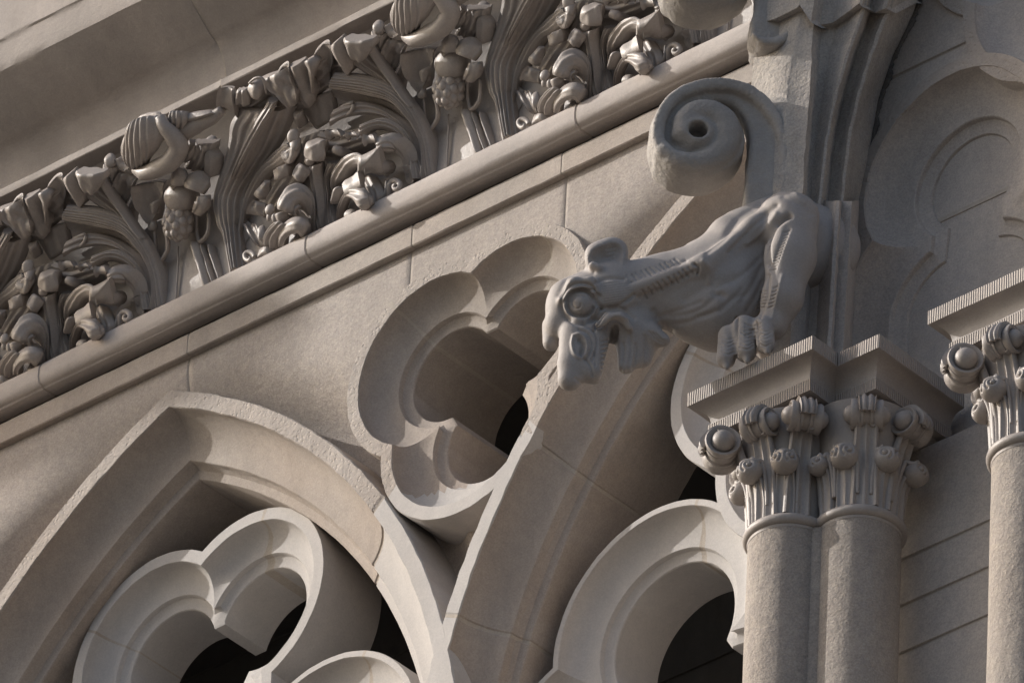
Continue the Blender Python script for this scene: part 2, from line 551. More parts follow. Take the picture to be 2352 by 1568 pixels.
# tracery of the two bays
BY = .172
def bay_prof(ro, ri, rh, rop):
    return [(ro, .47, 0), (ro, BY + .006, 0), (ro - .003, BY, 0), (ri + .003, BY, 0), (ri, BY + .006, 0)] + \
        [(r, y, .0) for r, y in qhollow(ri, BY + .009, rh, .252, 8)] + \
        [(rh - .003, .256, .02), (rh - .006, .268, .03), (rh - .02, .279, .045), (rop + .003, .283, .05), (rop, .288, .05), (rop, .40, .05), (rop, .50, .05)]
def build_tracery(xa, label):
    root = thing("window_tracery", label, "tracery", (xa, BY, -.5), "pale tracery set inside the arches")
    cs = [(xa - .216, -.431), (xa, -.815), (xa + .216, -.431)]
    build_foil("trefoil_ring", cs, bay_prof(.384, .333, .245, .200), root, [M['white']], lambda i, p: 0, n=44, rough=.0012, jt={0: [148], 2: [78]})
    for s in (-1, 1):
        c = np.array((xa + s*.640, -1.268))
        cs = [c, c + (-.27, -.43), c + (.27, -.43)]
        pr = [(r, y + .004, w) for r, y, w in bay_prof(.447, .419, .305, .264)]
        build_foil("lancet_head", cs, pr, root, [M['white']], lambda i, p: 0, n=44, rough=.0012, jt={0: [66]})
    return root
T1 = build_tracery(XA1, "pale cusped tracery inside the lower left arch, dark openings behind it")
T2 = build_tracery(XA2 + .012, "pale cusped tracery inside the arch beside the twin columns, partly hidden by the capital")

# dark passage behind the arcade
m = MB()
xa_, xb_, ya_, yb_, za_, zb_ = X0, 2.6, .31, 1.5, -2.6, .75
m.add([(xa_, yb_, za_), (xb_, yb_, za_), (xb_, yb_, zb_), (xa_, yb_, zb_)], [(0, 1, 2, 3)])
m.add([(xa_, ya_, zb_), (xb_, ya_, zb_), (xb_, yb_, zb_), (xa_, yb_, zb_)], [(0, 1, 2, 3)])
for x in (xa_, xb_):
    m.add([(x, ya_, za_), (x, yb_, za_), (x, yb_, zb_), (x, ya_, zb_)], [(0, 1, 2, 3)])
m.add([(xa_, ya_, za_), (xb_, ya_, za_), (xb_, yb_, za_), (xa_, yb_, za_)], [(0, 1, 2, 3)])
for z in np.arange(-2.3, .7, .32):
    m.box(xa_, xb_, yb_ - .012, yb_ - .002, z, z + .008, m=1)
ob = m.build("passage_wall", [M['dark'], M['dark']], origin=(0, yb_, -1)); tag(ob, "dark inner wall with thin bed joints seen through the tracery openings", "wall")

# ------------------------------------------------------------------ string course, fascia
def extrude(prof, xs_, wob=.0018, seed=0.0):
    g_ = []
    for x in xs_:
        g_.append([(x, y + wob*noise.noise(Vector((x*9, k*.7, seed))), z + wob*noise.noise(Vector((x*9, k*.7, seed + 5)))) for k, (y, z) in enumerate(prof)])
    return np.array(g_)
def with_joints(x0, x1, step, js):
    x_ = [x for x in np.arange(x0, x1 + step*.5, step) if all(abs(x - j) > .012 for j in js)]
    fl = {}
    for j in js:
        for d, f_ in ((-.006, 0), (-.003, 1), (.003, 1), (.006, 0)):
            x_.append(j + d); fl[round(j + d, 5)] = f_
    x_ = sorted(x_)
    return x_, [fl.get(round(x, 5), 0) for x in x_]
def moulding(name, prof, js, mats, label, cat, depth=.0035, step=.05, x0=X0, x1=X1, wob=.0018, seed=0.):
    x_, fl = with_joints(x0, x1, step, js)
    g_ = extrude(prof, x_, wob, seed)
    cen = g_.mean(1)
    for i, f_ in enumerate(fl):
        if f_:
            d = cen[i] - g_[i]; d /= np.linalg.norm(d, axis=1)[:, None] + 1e-9
            g_[i] += d*depth
    m = MB(); m.grid(g_, cv=True, mf=lambda i, j: 1 if fl[i] and fl[min(i + 1, len(fl) - 1)] else 0)
    o_ = m.build(name, mats, origin=(-.5, prof[0][0], prof[0][1]), angle=32)
    return tag(o_, label, cat)
ZF = .568                                                # underside of the fascia
fj = [float(U(430, 800, -.057)[0]) + .004, float(U(947, 555, -.057)[0]), float(U(1290, 400, -.057)[0])]
prof = [(.03, ZF - .004), (YW - .006, ZF), (YW - .024, ZF - .001), (YW - .028, ZF + .003), (YW - .028, ZF + .084), (YW - .024, ZF + .089), (YW + .01, ZF + .094), (.03, ZF + .094)]
moulding("fascia_course", prof, fj, [M['mould'], M['mortar']], "thin flat limestone fascia just below the round string course", "moulding")
m_ = MB(); m_.box(X0, X1, .012, .05, ZF + .085, .745)
o_ = m_.build("string_bed", M['corn'], origin=(0, .012, .69)); tag(o_, "dark recessed joint between the round string course and the fascia", "joint")
ZR = .690                                                # underside of the roll
rp = [(.03, ZR + .052), (-.022, ZR + .046), (-.026, ZR + .001), (-.088, ZR - .002), (-.094, ZR + .004)]
for a in np.linspace(-78, 112, 20):
    ca, sa = math.cos(math.radians(a)), math.sin(math.radians(a))
    rp.append((-.078 - .042*math.copysign(abs(ca)**.62, ca), ZR + .054 + .052*math.copysign(abs(sa)**.8, sa)))
rp += [(-.046, ZR + .110), (.03, ZR + .110)]
rj = [float(U(92, 880, -.11)[0]), float(U(705, 578, -.11)[0]), float(U(1325, 285, -.11)[0])]
moulding("string_course", rp, rj, [M['roll'], M['mortar']], "smooth round string course running under the carved foliage", "moulding", depth=.004)

# ------------------------------------------------------------------ cornice and the bell-shaped ground of the frieze
ZB, ZT = ZR + .108, 1.452                                # frieze bottom, top
def bell_y(z):
    t = np.clip((np.asarray(z, float) - ZB)/(ZT - ZB), 0, 1)
    return -.030 - .20*t**2.6
ground_prof = [(float(bell_y(z)), z) for z in np.linspace(ZB - .01, ZT, 16)] + [(.05, ZT), (.05, ZB - .01)]
moulding("frieze_ground", ground_prof, [], [M['frieze'], M['mortar']], "smooth curved ground behind the carved foliage of the frieze", "frieze", step=.1)
YC = -.300
cp = [(.05, ZT + .002), (YC + .05, ZT), (YC + .003, ZT), (YC, ZT + .003), (YC, ZT + .031), (YC + .003, ZT + .034), (YC + .026, ZT + .037)]
for t in np.linspace(.05, 1.25, 12):
    cp.append((YC + .026 - .115*(1 - math.cos(t)), ZT + .038 + .160*math.sin(t)))
cp += [(YC - .066, ZT + .197), (YC - .225, ZT + .322), (YC - .238, ZT + .332), (YC - .247, ZT + .360), (YC - .252, ZT + .43), (YC - .256, ZT + .450), (YC - .262, ZT + .456), (YC - .263, ZT + .465), (YC - .263, ZT + .95), (.05, ZT + .95)]
moulding("cornice", cp, [float(U(480, 170, YC - .06)[0]), float(U(1400, -250, YC - .06)[0]), float(U(-450, 600, YC - .06)[0])], [M['corn'], M['mortar']],
         "projecting cornice with a hollow and deep shaded soffit above the foliage", "cornice", depth=.004, x1=2.42)
# ------------------------------------------------------------------ the tower that stands forward at the right
AX, AY = 2.68, -1.60
YT = AY + .262                     # tower wall face
TX0, TX1 = 2.50, 4.70
C1 = np.array((3.105, -1.41)); C2 = np.array((3.03, -1.85)); C2b = np.array((3.18, -1.85)); C3 = np.array((3.536, -.859))
def blind_level(r, n=30):
    r2 = r + .015; d_ = C2 - C1; L_ = np.hypot(*d_); re = max(r, .30)
    a1 = (L_*L_ + re*re - (re + .015)**2)/(2*L_); dd = math.atan2(d_[1], d_[0]) + 2*math.pi
    ca = dd - math.acos(a1/re); ls = dd - math.pi + math.acos(np.clip((L_ - a1)/(re + .015), -1, 1))
    s = np.clip((.30 - r)/.134, 0, 1)
    ca = ca*(1 - s) + math.radians(236)*s; ls = ls*(1 - s) + math.radians(100)*s
    out = []
    out.append((C2b[0] + r2, -3.6))
    for t in np.linspace(0, math.pi - ls, n): out.append((C2b[0] + r2*math.cos(t), C2b[1] + r2*math.sin(t)))
    for t in np.linspace(math.pi - ca, ca, 2*n): out.append((C1[0] + r*math.cos(t), C1[1] + r*math.sin(t)))
    for t in np.linspace(ls, math.pi, n): out.append((C2[0] + r2*math.cos(t), C2[1] + r2*math.sin(t)))
    out.append((C2[0] - r2, -3.6))
    return out
BL_PROF = [(.395, YT + .10), (.395, YT - .012), (.392, YT - .018), (.346, YT - .018), (.343, YT - .012)] + qhollow(.343, YT - .009, .218, .075 + YT, 8) + \
    [(.215, YT + .078), (.212, YT + .092), (.198, YT + .100), (.170, YT + .103), (.167, YT + .108), (.166, YT + .150)]
tw_j = [-3.18, -3.004, -2.832, -2.32, -1.575, -.95, -.35]
xs = np.arange(TX0, TX1 + .001, .024)
zs = list(np.arange(-6.0, .9, .024))
for j in tw_j:
    zs = [z for z in zs if abs(z - j) > .012] + [j - .0075, j - .0045, j + .0045, j + .0075]
zs = np.array(sorted(zs))
jz = np.zeros(len(zs), bool)
for j in tw_j: jz |= np.abs(zs - j) < .005
GX, GZ = np.meshgrid(xs, zs, indexing='ij')
def in_poly(px, pz, poly):
    r_ = np.zeros(px.shape, bool)
    for (x1, z1), (x2, z2) in zip(poly, poly[1:] + poly[:1]):
        c_ = ((z1 > pz) != (z2 > pz)) & (px < (x2 - x1)*(pz - z1)/(z2 - z1 + 1e-12) + x1)
        r_ ^= c_
    return r_
ins = in_poly(GX, GZ, blind_level(.376)) | in_poly(GX, GZ, foil_level([C3, C3 + (.171, .333), C3 + (-.171, .333)], .376, 0, 30))
ins_old = (np.hypot(GX - C1[0], GZ - C1[1]) < .348) | ((np.hypot(GX - C2[0], GZ - C2[1]) < .455) | (np.hypot(GX - C2b[0], GZ - C2b[1]) < .455)) & (GZ > -1.95) | \
    ((GX > C2[0] - .455) & (GX < C2b[0] + .455) & (GZ <= -1.95) & (GZ > -3.58)) | (np.hypot(GX - C3[0], GZ - C3[1]) < .345)
# below the cusps the arch head stays blind behind the columns: keep the coursed wall there
ins &= GZ > -2.45
GY = np.where(jz[None, :], YT + .007, YT) + 0*GX
m = MB(); idm = -np.ones(GX.shape, int); vs = []; fs = []; ms = []
for i in range(len(xs) - 1):
    for k in range(len(zs) - 1):
        if ins[i, k] and ins[i+1, k] and ins[i, k+1] and ins[i+1, k+1]: continue
        q = []
        for a, b in ((i, k), (i+1, k), (i+1, k+1), (i, k+1)):
            if idm[a, b] < 0:
                idm[a, b] = len(vs); vs.append((GX[a, b], GY[a, b], GZ[a, b]))
            q.append(idm[a, b])
        fs.append(tuple(q)); ms.append(1 if jz[k] and jz[k+1] else 0)
m.v = vs; m.f = fs; m.m = ms
tower = thing("tower_wall", "grey coursed tower wall behind the twin columns, with sunk blind foils", "wall", (3.5, YT, -2))
m.build("ashlar_face", [M['tower'], M['mortar']], tower, angle=60)
m = MB(); m.box(TX0, TX1, YT + .112, 1.6, -6, .9); m.box(TX0, TX1, YT + .0, YT + .111, .91, .95)
for z in (-1.505, -.7):
    m.box(2.9, 3.9, YT + .1085, YT + .1125, z, z + .016, m=1)
m.build("sunk_panel", [M['tower'], M['mortar']], tower)
lv = []
for k, (r, y) in enumerate(BL_PROF):
    pl = jitter(blind_level(r), .0025 if 0 < k < 5 else .001, k*.1)
    lv.append([(x, y, max(z, -2.45)) for x, z in pl])
gz = np.array(lv)
m = MB(); m.grid(gz, mf=lambda i, j: 1 if i in (1, 2, 3) else 0)
m.build("blind_arch_head", [M['tower'], M['rim']], tower, angle=30)
c3s = [C3, C3 + (.171, .333), C3 + (-.171, .333)]
pr = [(r - .002, y + .003, w) for (r, y), w in zip(BL_PROF, [0]*13 + [.02, .03, .045, .05, .05, .05])]
build_foil("blind_foil", c3s, pr, tower, [M['tower'], M['rim']], lambda i, p: 1 if i in (1, 2, 3) else 0, n=40)

# ------------------------------------------------------------------ generic carved strap (used for capitals and foliage)
def strap(sp, nrm, wid, prof, thick=.012, m=None, mid=0, K=13):
    """ribbon: spine (n,3), outward normals (n,3), half widths (n) or (n,2), prof(t,u)->height"""
    sp = np.asarray(sp, float); n = len(sp)
    nrm = np.asarray(nrm, float); nrm = nrm/(np.linalg.norm(nrm, axis=1)[:, None] + 1e-9)
    wid = np.asarray(wid, float)
    if wid.ndim == 1: wid = np.stack([wid, wid], 1)
    t = np.gradient(sp, axis=0); t /= np.linalg.norm(t, axis=1)[:, None] + 1e-9
    lat = np.cross(t, nrm); lat /= np.linalg.norm(lat, axis=1)[:, None] + 1e-9
    us = np.linspace(-1, 1, K)
    rows = []
    for i in range(n):
        tt = i/(n - 1)
        row = []
        for u in us:
            w = wid[i, 0] if u < 0 else wid[i, 1]
            row.append(sp[i] + lat[i]*u*w + nrm[i]*prof(tt, u))
        for u in us[::-1]:
            w = wid[i, 0] if u < 0 else wid[i, 1]
            row.append(sp[i] + lat[i]*u*w*.94 + nrm[i]*(prof(tt, u)*.85 - thick))
        rows.append(row)
    g = np.array(rows)
    m.grid(g, cv=True, m=mid)
    b = len(m.v) - n*2*K
    m.f.append(tuple(range(b + 2*K - 1, b - 1, -1))); m.m.append(mid)
    m.f.append(tuple(range(b + (n-1)*2*K, b + n*2*K))); m.m.append(mid)

# ------------------------------------------------------------------ clustered column
ZN = -2.813
M['band'] = stone("striated_band_stone", (.36, .325, .30), var=.08, rough=.7, grain=.4, tool=1.6, toolfreq=1050.0/2, dirt=.1)
for n_ in M['band'].node_tree.nodes:
    if n_.type == 'TEX_WAVE':
        n_.inputs["Distortion"].default_value = .6; n_.inputs["Detail Scale"].default_value = .8
        n_.inputs["Scale"].default_value = 48.0
        mp_ = M['band'].node_tree.nodes.new("ShaderNodeMapping"); mp_.inputs["Rotation"].default_value = (0, 0, math.radians(45))
        gm_ = [q for q in M['band'].node_tree.nodes if q.type == 'NEW_GEOMETRY'][0]
        M['band'].node_tree.links.new(gm_.outputs["Position"], mp_.inputs[0]); M['band'].node_tree.links.new(mp_.outputs[0], n_.inputs["Vector"])
BXO, BYO = .200, .094
SHX = .037                          # the shafts stand a little right of the block's axis
SR = .130
def abacus_plan(d):
    return [(-.233 + d, .33), (-.233 + d, -.2 + d), (.277 - d, -.2 + d), (.277 - d, -.082 + d), (.443 - d, -.082 + d), (.443 - d, .33)]
def crocket(mb, c, rad, s=1.0):
    """rolled volute head: barrel with an eye at both ends; c centre, rad horizontal outward direction"""
    c = np.asarray(c, float); a = np.array((-rad[1], rad[0], 0.0)); up = np.array((0, 0, 1.0)); r3 = np.array((rad[0], rad[1], 0))
    pr = [(-.036, .020), (-.040, .034), (-.049, .041), (-.050, .047), (-.044, .050), (-.030, .046), (-.020, .041), (-.0185, .044), (-.011, .045), (-.009, .039), (-.002, .039)]
    pr = pr + [(-x, y) for x, y in pr[::-1]]
    n = 22; g = []
    for x, y in pr:
        t = np.linspace(0, 2*math.pi, n, endpoint=False)
        g.append(c + s*(a*x + y*(np.cos(t)[:, None]*r3 + np.sin(t)[:, None]*up)))
    mb.grid(np.array(g), cv=True)
    for e in (-1, 1):
        mb.ico(c + a*e*.044*s, .031*s, 3)
        # little spiral lip running off the eye
        sp = [c + s*(a*e*(.052 - .004*k) + (.030 + .0012*k)*(math.cos(.5*k + 1)*r3*e + math.sin(.5*k + 1)*up)) for k in range(9)]
        mb.tube(sp, [.005*s + .0006*s*k for k in range(9)], n=8)
def bud(mb, c, rad, s=1.0):
    """closed leaf tip: a ball with two spirals cut into its upper sides"""
    c = np.asarray(c, float); a = np.array((-rad[1], rad[0], 0.0)); up = np.array((0, 0, 1.0)); r3 = np.array((rad[0], rad[1], 0))
    t = MB(); t.ico((0, 0, 0), 1.0, 5)
    v = t.arr(); v /= np.linalg.norm(v, axis=1)[:, None]
    x, y, z = v @ a, v @ up, v @ r3
    rr = np.ones(len(v))*(1 - .10*np.clip(-y, 0, 1)**2)
    for e in (-1, 1):
        d0 = e*.60*a + .12*up + .72*r3; d0 /= np.linalg.norm(d0)
        e1 = np.cross(d0, up); e1 /= np.linalg.norm(e1); e2 = np.cross(d0, e1)
        px, py = (v @ e1)*e, v @ e2; front = (v @ d0) > .2
        best = np.full(len(v), 9.0)
        for k in range(60):
            th = k/59*2*math.pi*1.35; q = .10 + .46*k/59
            best = np.minimum(best, (px - q*math.cos(th - 1.2))**2 + (py - q*math.sin(th - 1.2))**2)
        rr -= np.where(front, .17*np.exp(-best/.0052), 0)
        rr += np.where(front, .05*np.exp(-((px**2 + py**2)/.010)), 0)
    v = v*rr[:, None]
    mb.add(c + .041*s*v*np.array((1, 1, .98)), t.f)
def bell_r(z):
    t = np.clip((z - (ZN + .02))/.375, 0, 1)
    return .119 + .012*t + .042*t**2.6
def leaf_prof(h, rib=.006):
    return lambda t, u: h*(1 - u*u)**.5*.4 + h*(.9*math.exp(-((abs(u) - .82)/.16)**2)) + rib*math.exp(-(u/.16)**2) - .3*h*math.exp(-((abs(u) - .35)/.2)**2)
def make_column(label, loc):
    root = thing("clustered_column", label, "column", (loc[0], loc[1], ZN), "clustered columns of the tower")
    L = np.array((loc[0], loc[1], 0.0))
    cen = [np.array((SHX, 0.)), np.array((SHX + BXO, BYO))]
    def lathe(pr, n=72):
        mm = MB()
        for c in cen:
            t = np.linspace(0, 2*math.pi, n, endpoint=False)
            mm.grid(np.array([np.stack([L[0] + c[0] + r*np.cos(t), L[1] + c[1] + r*np.sin(t), 0*t + z], 1) for r, z in pr]), cv=True)
        return mm
    for c in cen:
        mm = MB(); t = np.linspace(0, 2*math.pi, 96, endpoint=False)
        rows = []
        for z in np.linspace(-7.5, ZN - .028, 90):
            rr = SR + .0014*np.array([noise.noise(Vector((math.cos(a)*2.2 + c[0]*9, math.sin(a)*2.2, z*3))) for a in t])
            rows.append(np.stack([L[0] + c[0] + rr*np.cos(t), L[1] + c[1] + rr*np.sin(t), 0*t + z], 1))
        mm.grid(np.array(rows), cv=True)
        mm.build("shaft", M['shaft'], root, angle=180)
    mm = MB(); t = np.linspace(0, 2*math.pi, 40, endpoint=False); cx_, cy_ = SHX + BXO/2 + .425*.040, BYO/2 - .905*.040
    mm.grid(np.array([np.stack([L[0] + cx_ + .052*np.cos(t), L[1] + cy_ + .052*np.sin(t), 0*t + z], 1) for z in (-7.5, ZN - .02)]), cv=True)
    mm.build("shaft_fillet", M['shaft'], root, angle=180)
    a = np.linspace(-90, 90, 11)
    nk = [(.112, ZN - .028), (.131, ZN - .028), (.133, ZN - .019)] + [(.129 + .0185*math.cos(math.radians(q)), ZN + .0185*math.sin(math.radians(q))) for q in a] + [(.120, ZN + .020), (.10, ZN + .020)]
    lathe(nk).build("necking", M['cap'], root, angle=60)
    cap = lathe([(bell_r(z), z) for z in np.linspace(ZN + .018, -2.425, 14)] + [(.1, -2.42)]).build("capital", M['cap'], root, angle=60)
    # leaves on the bell
    def axis_of(x, y):
        return min(cen, key=lambda q: (q[0] - x)**2 + (q[1] - y)**2)
    up_spec = [(-.118, -.158, 1.15, -2.492), (.052, -.178, .95, -2.482), (.192, -.128, 1.0, -2.484), (.352, -.022, 1.0, -2.484), (.418, .112, 1.0, -2.486), (-.15, .02, 1.0, -2.49)]
    for x, y, s, zc in up_spec:
        c = axis_of(x, y); rd = np.array((x, y)) - c; R = np.hypot(*rd); rd /= R
        if x == .192: rd = np.array((.80, -.60))
        if x == .352: rd = np.array((.66, -.75))
        c = np.array((x, y)) - rd*R
        ctr = np.array((L[0] + x, L[1] + y, zc))
        mm = MB(); crocket(mm, ctr, rd, s)
        mm.build("volute", M['cap'], cap, angle=50)
        rr = [bell_r(ZN + .03) + .004, bell_r(-2.70) + .006, bell_r(-2.60) + .008, .165, .182, R - .012, R + .025, R + .052*s, R + .048*s]
        rr = [min(q, R + .03) for q in rr[:5]] + rr[5:]
        zz = [ZN + .02, -2.70, -2.60, -2.52, -2.475, -2.443 + .008*s, -2.441 + .006*s, -2.475, -2.50]
        sp = catmull(np.array([(L[0] + c[0] + rd[0]*q, L[1] + c[1] + rd[1]*q, z) for q, z in zip(rr, zz)]), 40)
        tg = np.gradient(sp, axis=0); lat = np.array((-rd[1], rd[0], 0)); nr = np.cross(lat, tg)
        if nr[3] @ np.array((rd[0], rd[1], 0)) < 0: nr = -nr
        tt = np.linspace(0, 1, 40)
        mm = MB(); strap(sp, nr, (.044 - .020*tt)*s, leaf_prof(.010), .012, mm, K=21)
        mm.build("leaf", M['cap'], cap, angle=60)
    lo_spec = [(-.092, -.09, .95), (.008, -.166, 1.05), (.128, -.142, 1.05), (.196, -.060, .85), (.290, -.052, 1.08), (.385, .042, 1.05), (.40, .16, 1.0)]
    for x, y, s in lo_spec:
        c = axis_of(x, y); rd = np.array((x, y)) - c; R = np.hypot(*rd); rd /= R; az = math.degrees(math.atan2(rd[1], rd[0]))
        ctr = np.array((L[0] + x, L[1] + y, -2.630))
        mm = MB(); bud(mm, ctr, rd, s)
        mm.build("bud", M['cap'], cap, angle=60)
        # broad water leaf with turned-over margins carrying the bud
        zz = np.linspace(ZN + .018, -2.605, 26); q_ = np.linspace(0, 1, 26)
        rr = bell_r(zz) + .003 + (R - .150 + .02)*q_**4
        sp = np.stack([L[0] + c[0] + rr*rd[0], L[1] + c[1] + rr*rd[1], zz], 1)
        nr = np.tile(np.array((rd[0], rd[1], 0)), (26, 1))
        mm = MB(); strap(sp, nr, .031 - .010*q_ + .006*np.sin(q_*3.1), lambda t, u: .009*math.exp(-((abs(u) - .86)/.13)**2) + .005*math.exp(-(u/.14)**2) + .006*(1 - u*u), .012, mm, K=21)
        mm.build("leaf", M['cap'], cap, angle=60)
        for e in (-1, 1):
            q2 = np.linspace(0, 1, 22); zz = ZN + .06 + (-2.598 - ZN - .06)*q2
            aa = np.radians(az + e*(16 - 4*q2**3)); rr = bell_r(zz) + .010 + .014*q2**3
            sp = np.stack([L[0] + c[0] + rr*np.cos(aa), L[1] + c[1] + rr*np.sin(aa), zz], 1)
            sp = np.vstack([sp, [ctr + np.array((-rd[1]*e*.030*s, rd[0]*e*.030*s, .022*s))], [ctr + np.array((rd[0]*.014 - rd[1]*e*.020*s, rd[1]*.014 + rd[0]*e*.020*s, .033*s))]])
            mm = MB(); mm.tube(catmull(sp, 40), np.linspace(.0055, .0085, 40), n=10)
            mm.build("leaf_stalk", M['cap'], cap, angle=100)
    # abacus
    pr = [(.0, -2.252), (.0, -2.302), (.004, -2.304)] + [(.006 + .048*math.sin(t), -2.304 - .056*(1 - math.cos(t))) for t in np.linspace(.0, math.pi/2, 9)] + [(.050, -2.364), (.048, -2.367), (.048, -2.409), (.080, -2.412), (.092, -2.44)]
    g = np.array([[(L[0] + x, L[1] + y, z) for x, y in abacus_plan(d)] for d, z in pr])
    # subdivide along the plan edges so the arrises can be slightly worn
    def dens(row):
        out = []
        for i in range(len(row) - 1):
            for t in np.linspace(0, 1, 14, endpoint=False): out.append(row[i] + (row[i+1] - row[i])*t)
        out.append(row[-1]); return out
    g = np.array([dens(r) for r in g])
    mm = MB(); mm.grid(g, mf=lambda i, j: 1 if i in (0, len(pr) - 4) else 0)
    b = mm.n(); mm.v.extend(map(tuple, g[0].tolist())); mm.f.append(tuple(range(b, b + len(g[0])))); mm.m.append(0)
    b = mm.n(); mm.v.extend(map(tuple, g[-1].tolist())); mm.f.append(tuple(range(b, b + len(g[0])))); mm.m.append(0)
    mm.rough(.0014, 60)
    mm.build("abacus", [M['cap'], M['band']], root, angle=30)
    return root
K1 = make_column("twin-shafted clustered column with a crocket capital, directly under the gargoyle's claws", (AX, AY))
K2 = copy_tree(K1); K2.location = (AX + .871, AY + .118, ZN)
K2['label'] = "clustered column with crocket capital cut off by the right edge of the photo"

# ------------------------------------------------------------------ pinnacle over the column, its mouldings sweeping up to the right
pin = thing("pinnacle", "weathered moulded pinnacle rising behind the gargoyle, with scroll crockets on its front", "pinnacle", (AX, AY, -1.5))
def tracks(ys, tr):
    """tr: list of (list of (x,y) photo survey points, depth)"""
    g = []
    for yy in ys:
        row = []
        for pts, Y in tr:
            p = sorted(pts, key=lambda q: q[1]); px = [q[0] for q in p]; py = [q[1] for q in p]
            if yy < py[0]: x = px[0] + (px[1] - px[0])/(py[1] - py[0])*(yy - py[0])
            elif yy > py[-1]: x = px[-1] + (px[-1] - px[-2])/(py[-1] - py[-2])*(yy - py[-1])
            else: x = np.interp(yy, py, px)
            row.append(U(x, yy, Y))
        g.append(row)
    return np.array(g)
def midtrack(a, b, f, Y):
    ys = [0, 60, 120, 180, 240, 300, 360, 420, 470]
    def ev(p, y):
        p = sorted(p, key=lambda q: q[1]); return np.interp(y, [q[1] for q in p], [q[0] for q in p])
    return ([(ev(a, y)*(1 - f) + ev(b, y)*f, y) for y in ys], Y)
t0 = [(1737, 0), (1735, 100), (1725, 200), (1712, 380), (1706, 470)]
t1 = [(1848, 0), (1841, 39), (1815, 150), (1808, 250), (1800, 400), (1797, 470)]
t2 = [(1880, 0), (1868, 70), (1864, 195), (1854, 304), (1846, 428), (1844, 470)]
t3 = [(1986, 0), (1973, 47), (1946, 117), (1918, 214), (1897, 312), (1883, 428), (1880, 470)]
t4 = [(2045, 0), (2020, 58), (1981, 175), (1954, 273), (1938, 390), (1930, 470)]
t5 = [(2105, 0), (2090, 39), (2043, 136), (2012, 234), (1993, 350), (1969, 468)]
tr = [([(x + 70, y + 60) for x, y in t0], -1.40), (t0, -1.70), midtrack(t0, t1, .5, -1.70), midtrack(t0, t1, .96, -1.70), midtrack(t1, t1, .5, -1.697), midtrack(t1, t2, .95, -1.672), midtrack(t2, t2, .5, -1.66),
      midtrack(t2, t3, .22, -1.610), midtrack(t2, t3, .5, -1.585), midtrack(t2, t3, .8, -1.585), midtrack(t3, t3, .5, -1.598), midtrack(t3, t4, .12, -1.592),
      midtrack(t3, t4, .45, -1.520), midtrack(t3, t4, .8, -1.515), midtrack(t4, t4, .5, -1.530), midtrack(t4, t5, .15, -1.522), midtrack(t4, t5, .75, -1.40), midtrack(t5, t5, .5, -1.37), ([(x + 14, y) for x, y in t5], YT + .05)]
ys = np.linspace(-260, 478, 90)
g = tracks(ys, tr)
m = MB(); m.grid(g)
b = m.n(); m.v.extend(map(tuple, g[-1].tolist())); m.f.append(tuple(range(b, b + g.shape[1]))); m.m.append(0)
m.rough(.0035, 22)
m.build("moulded_stage", M['pier'], pin, angle=40)
# the next stage up oversails it with a scalloped lower edge
def shift_track(tk, d, dy): return ([(x, y) for x, y in tk[0]], tk[1] - d)
g2 = []
sc = [(1700, 78), (1731, 72), (1775, 62), (1819, 50), (1836, 40), (1850, 20), (1858, 50), (1880, 66), (1915, 70), (1950, 58), (1972, 34), (1985, 20), (2000, 34), (2030, 44), (2060, 30), (2090, 10), (2130, 10)]
for yy in np.linspace(0, 1, 26):
    row = tracks([0], tr)[0]
    out = []
    for k, (pts, Y) in enumerate(tr):
        x0 = float(P2(row[k])[0])
        yb = np.interp(x0, [q[0] for q in sc], [q[1] for q in sc])
        y_ = -260 + (yb + 260)*yy
        p = sorted(pts, key=lambda q: q[1])
        x_ = np.interp(y_, [q[1] for q in p], [q[0] for q in p]) if y_ > p[0][1] else p[0][0] + (p[1][0] - p[0][0])/(p[1][1] - p[0][1])*(y_ - p[0][1])
        out.append(U(x_, y_, Y) + np.array((.012, -.028, 0))*(1 if 0 < k < len(tr) - 1 else 0))
    g2.append(out)
m = MB(); m.grid(np.array(g2))
inner = tracks([40], tr)[0]
m.grid(np.array([g2[-1], [p + np.array((0, .05, .01)) for p in g2[-1]]]))
m.rough(.004, 20, 3)
m.build("oversailing_stage", M['pier'], pin, angle=40)
# crumbling dark mortar between the pinnacle and the tower wall
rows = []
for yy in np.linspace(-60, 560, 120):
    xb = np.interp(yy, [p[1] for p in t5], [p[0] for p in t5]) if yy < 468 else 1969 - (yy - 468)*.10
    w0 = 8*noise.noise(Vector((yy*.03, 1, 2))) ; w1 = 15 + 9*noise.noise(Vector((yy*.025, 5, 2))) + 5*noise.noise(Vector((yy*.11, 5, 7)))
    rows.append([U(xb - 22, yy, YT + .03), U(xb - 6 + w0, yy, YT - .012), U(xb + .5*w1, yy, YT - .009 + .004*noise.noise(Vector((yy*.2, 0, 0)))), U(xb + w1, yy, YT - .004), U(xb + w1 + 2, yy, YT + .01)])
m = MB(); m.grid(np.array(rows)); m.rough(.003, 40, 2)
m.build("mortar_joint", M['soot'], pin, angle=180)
# plain moulded shafts below, behind the gargoyle's arm
lt = [(1800, -1.40), (1780, -1.665), (1826, -1.665), (1834, -1.64), (1859, -1.60), (1866, -1.575), (1884, -1.565), (1903, -1.585), (1912, -1.605), (1920, -1.600), (1926, -1.56), (1948, -1.555), (1952, -1.52), (1962, -1.47), (1969, YT + .05)]
g = tracks(np.linspace(462, 860, 30), [([(x - .03*(600 - 600), 600), (x - 18, 900)], Y) for x, Y in lt])
m = MB(); m.grid(g); m.rough(.0025, 25, 5)
m.build("shaft_cluster", M['tower'], pin, angle=32)

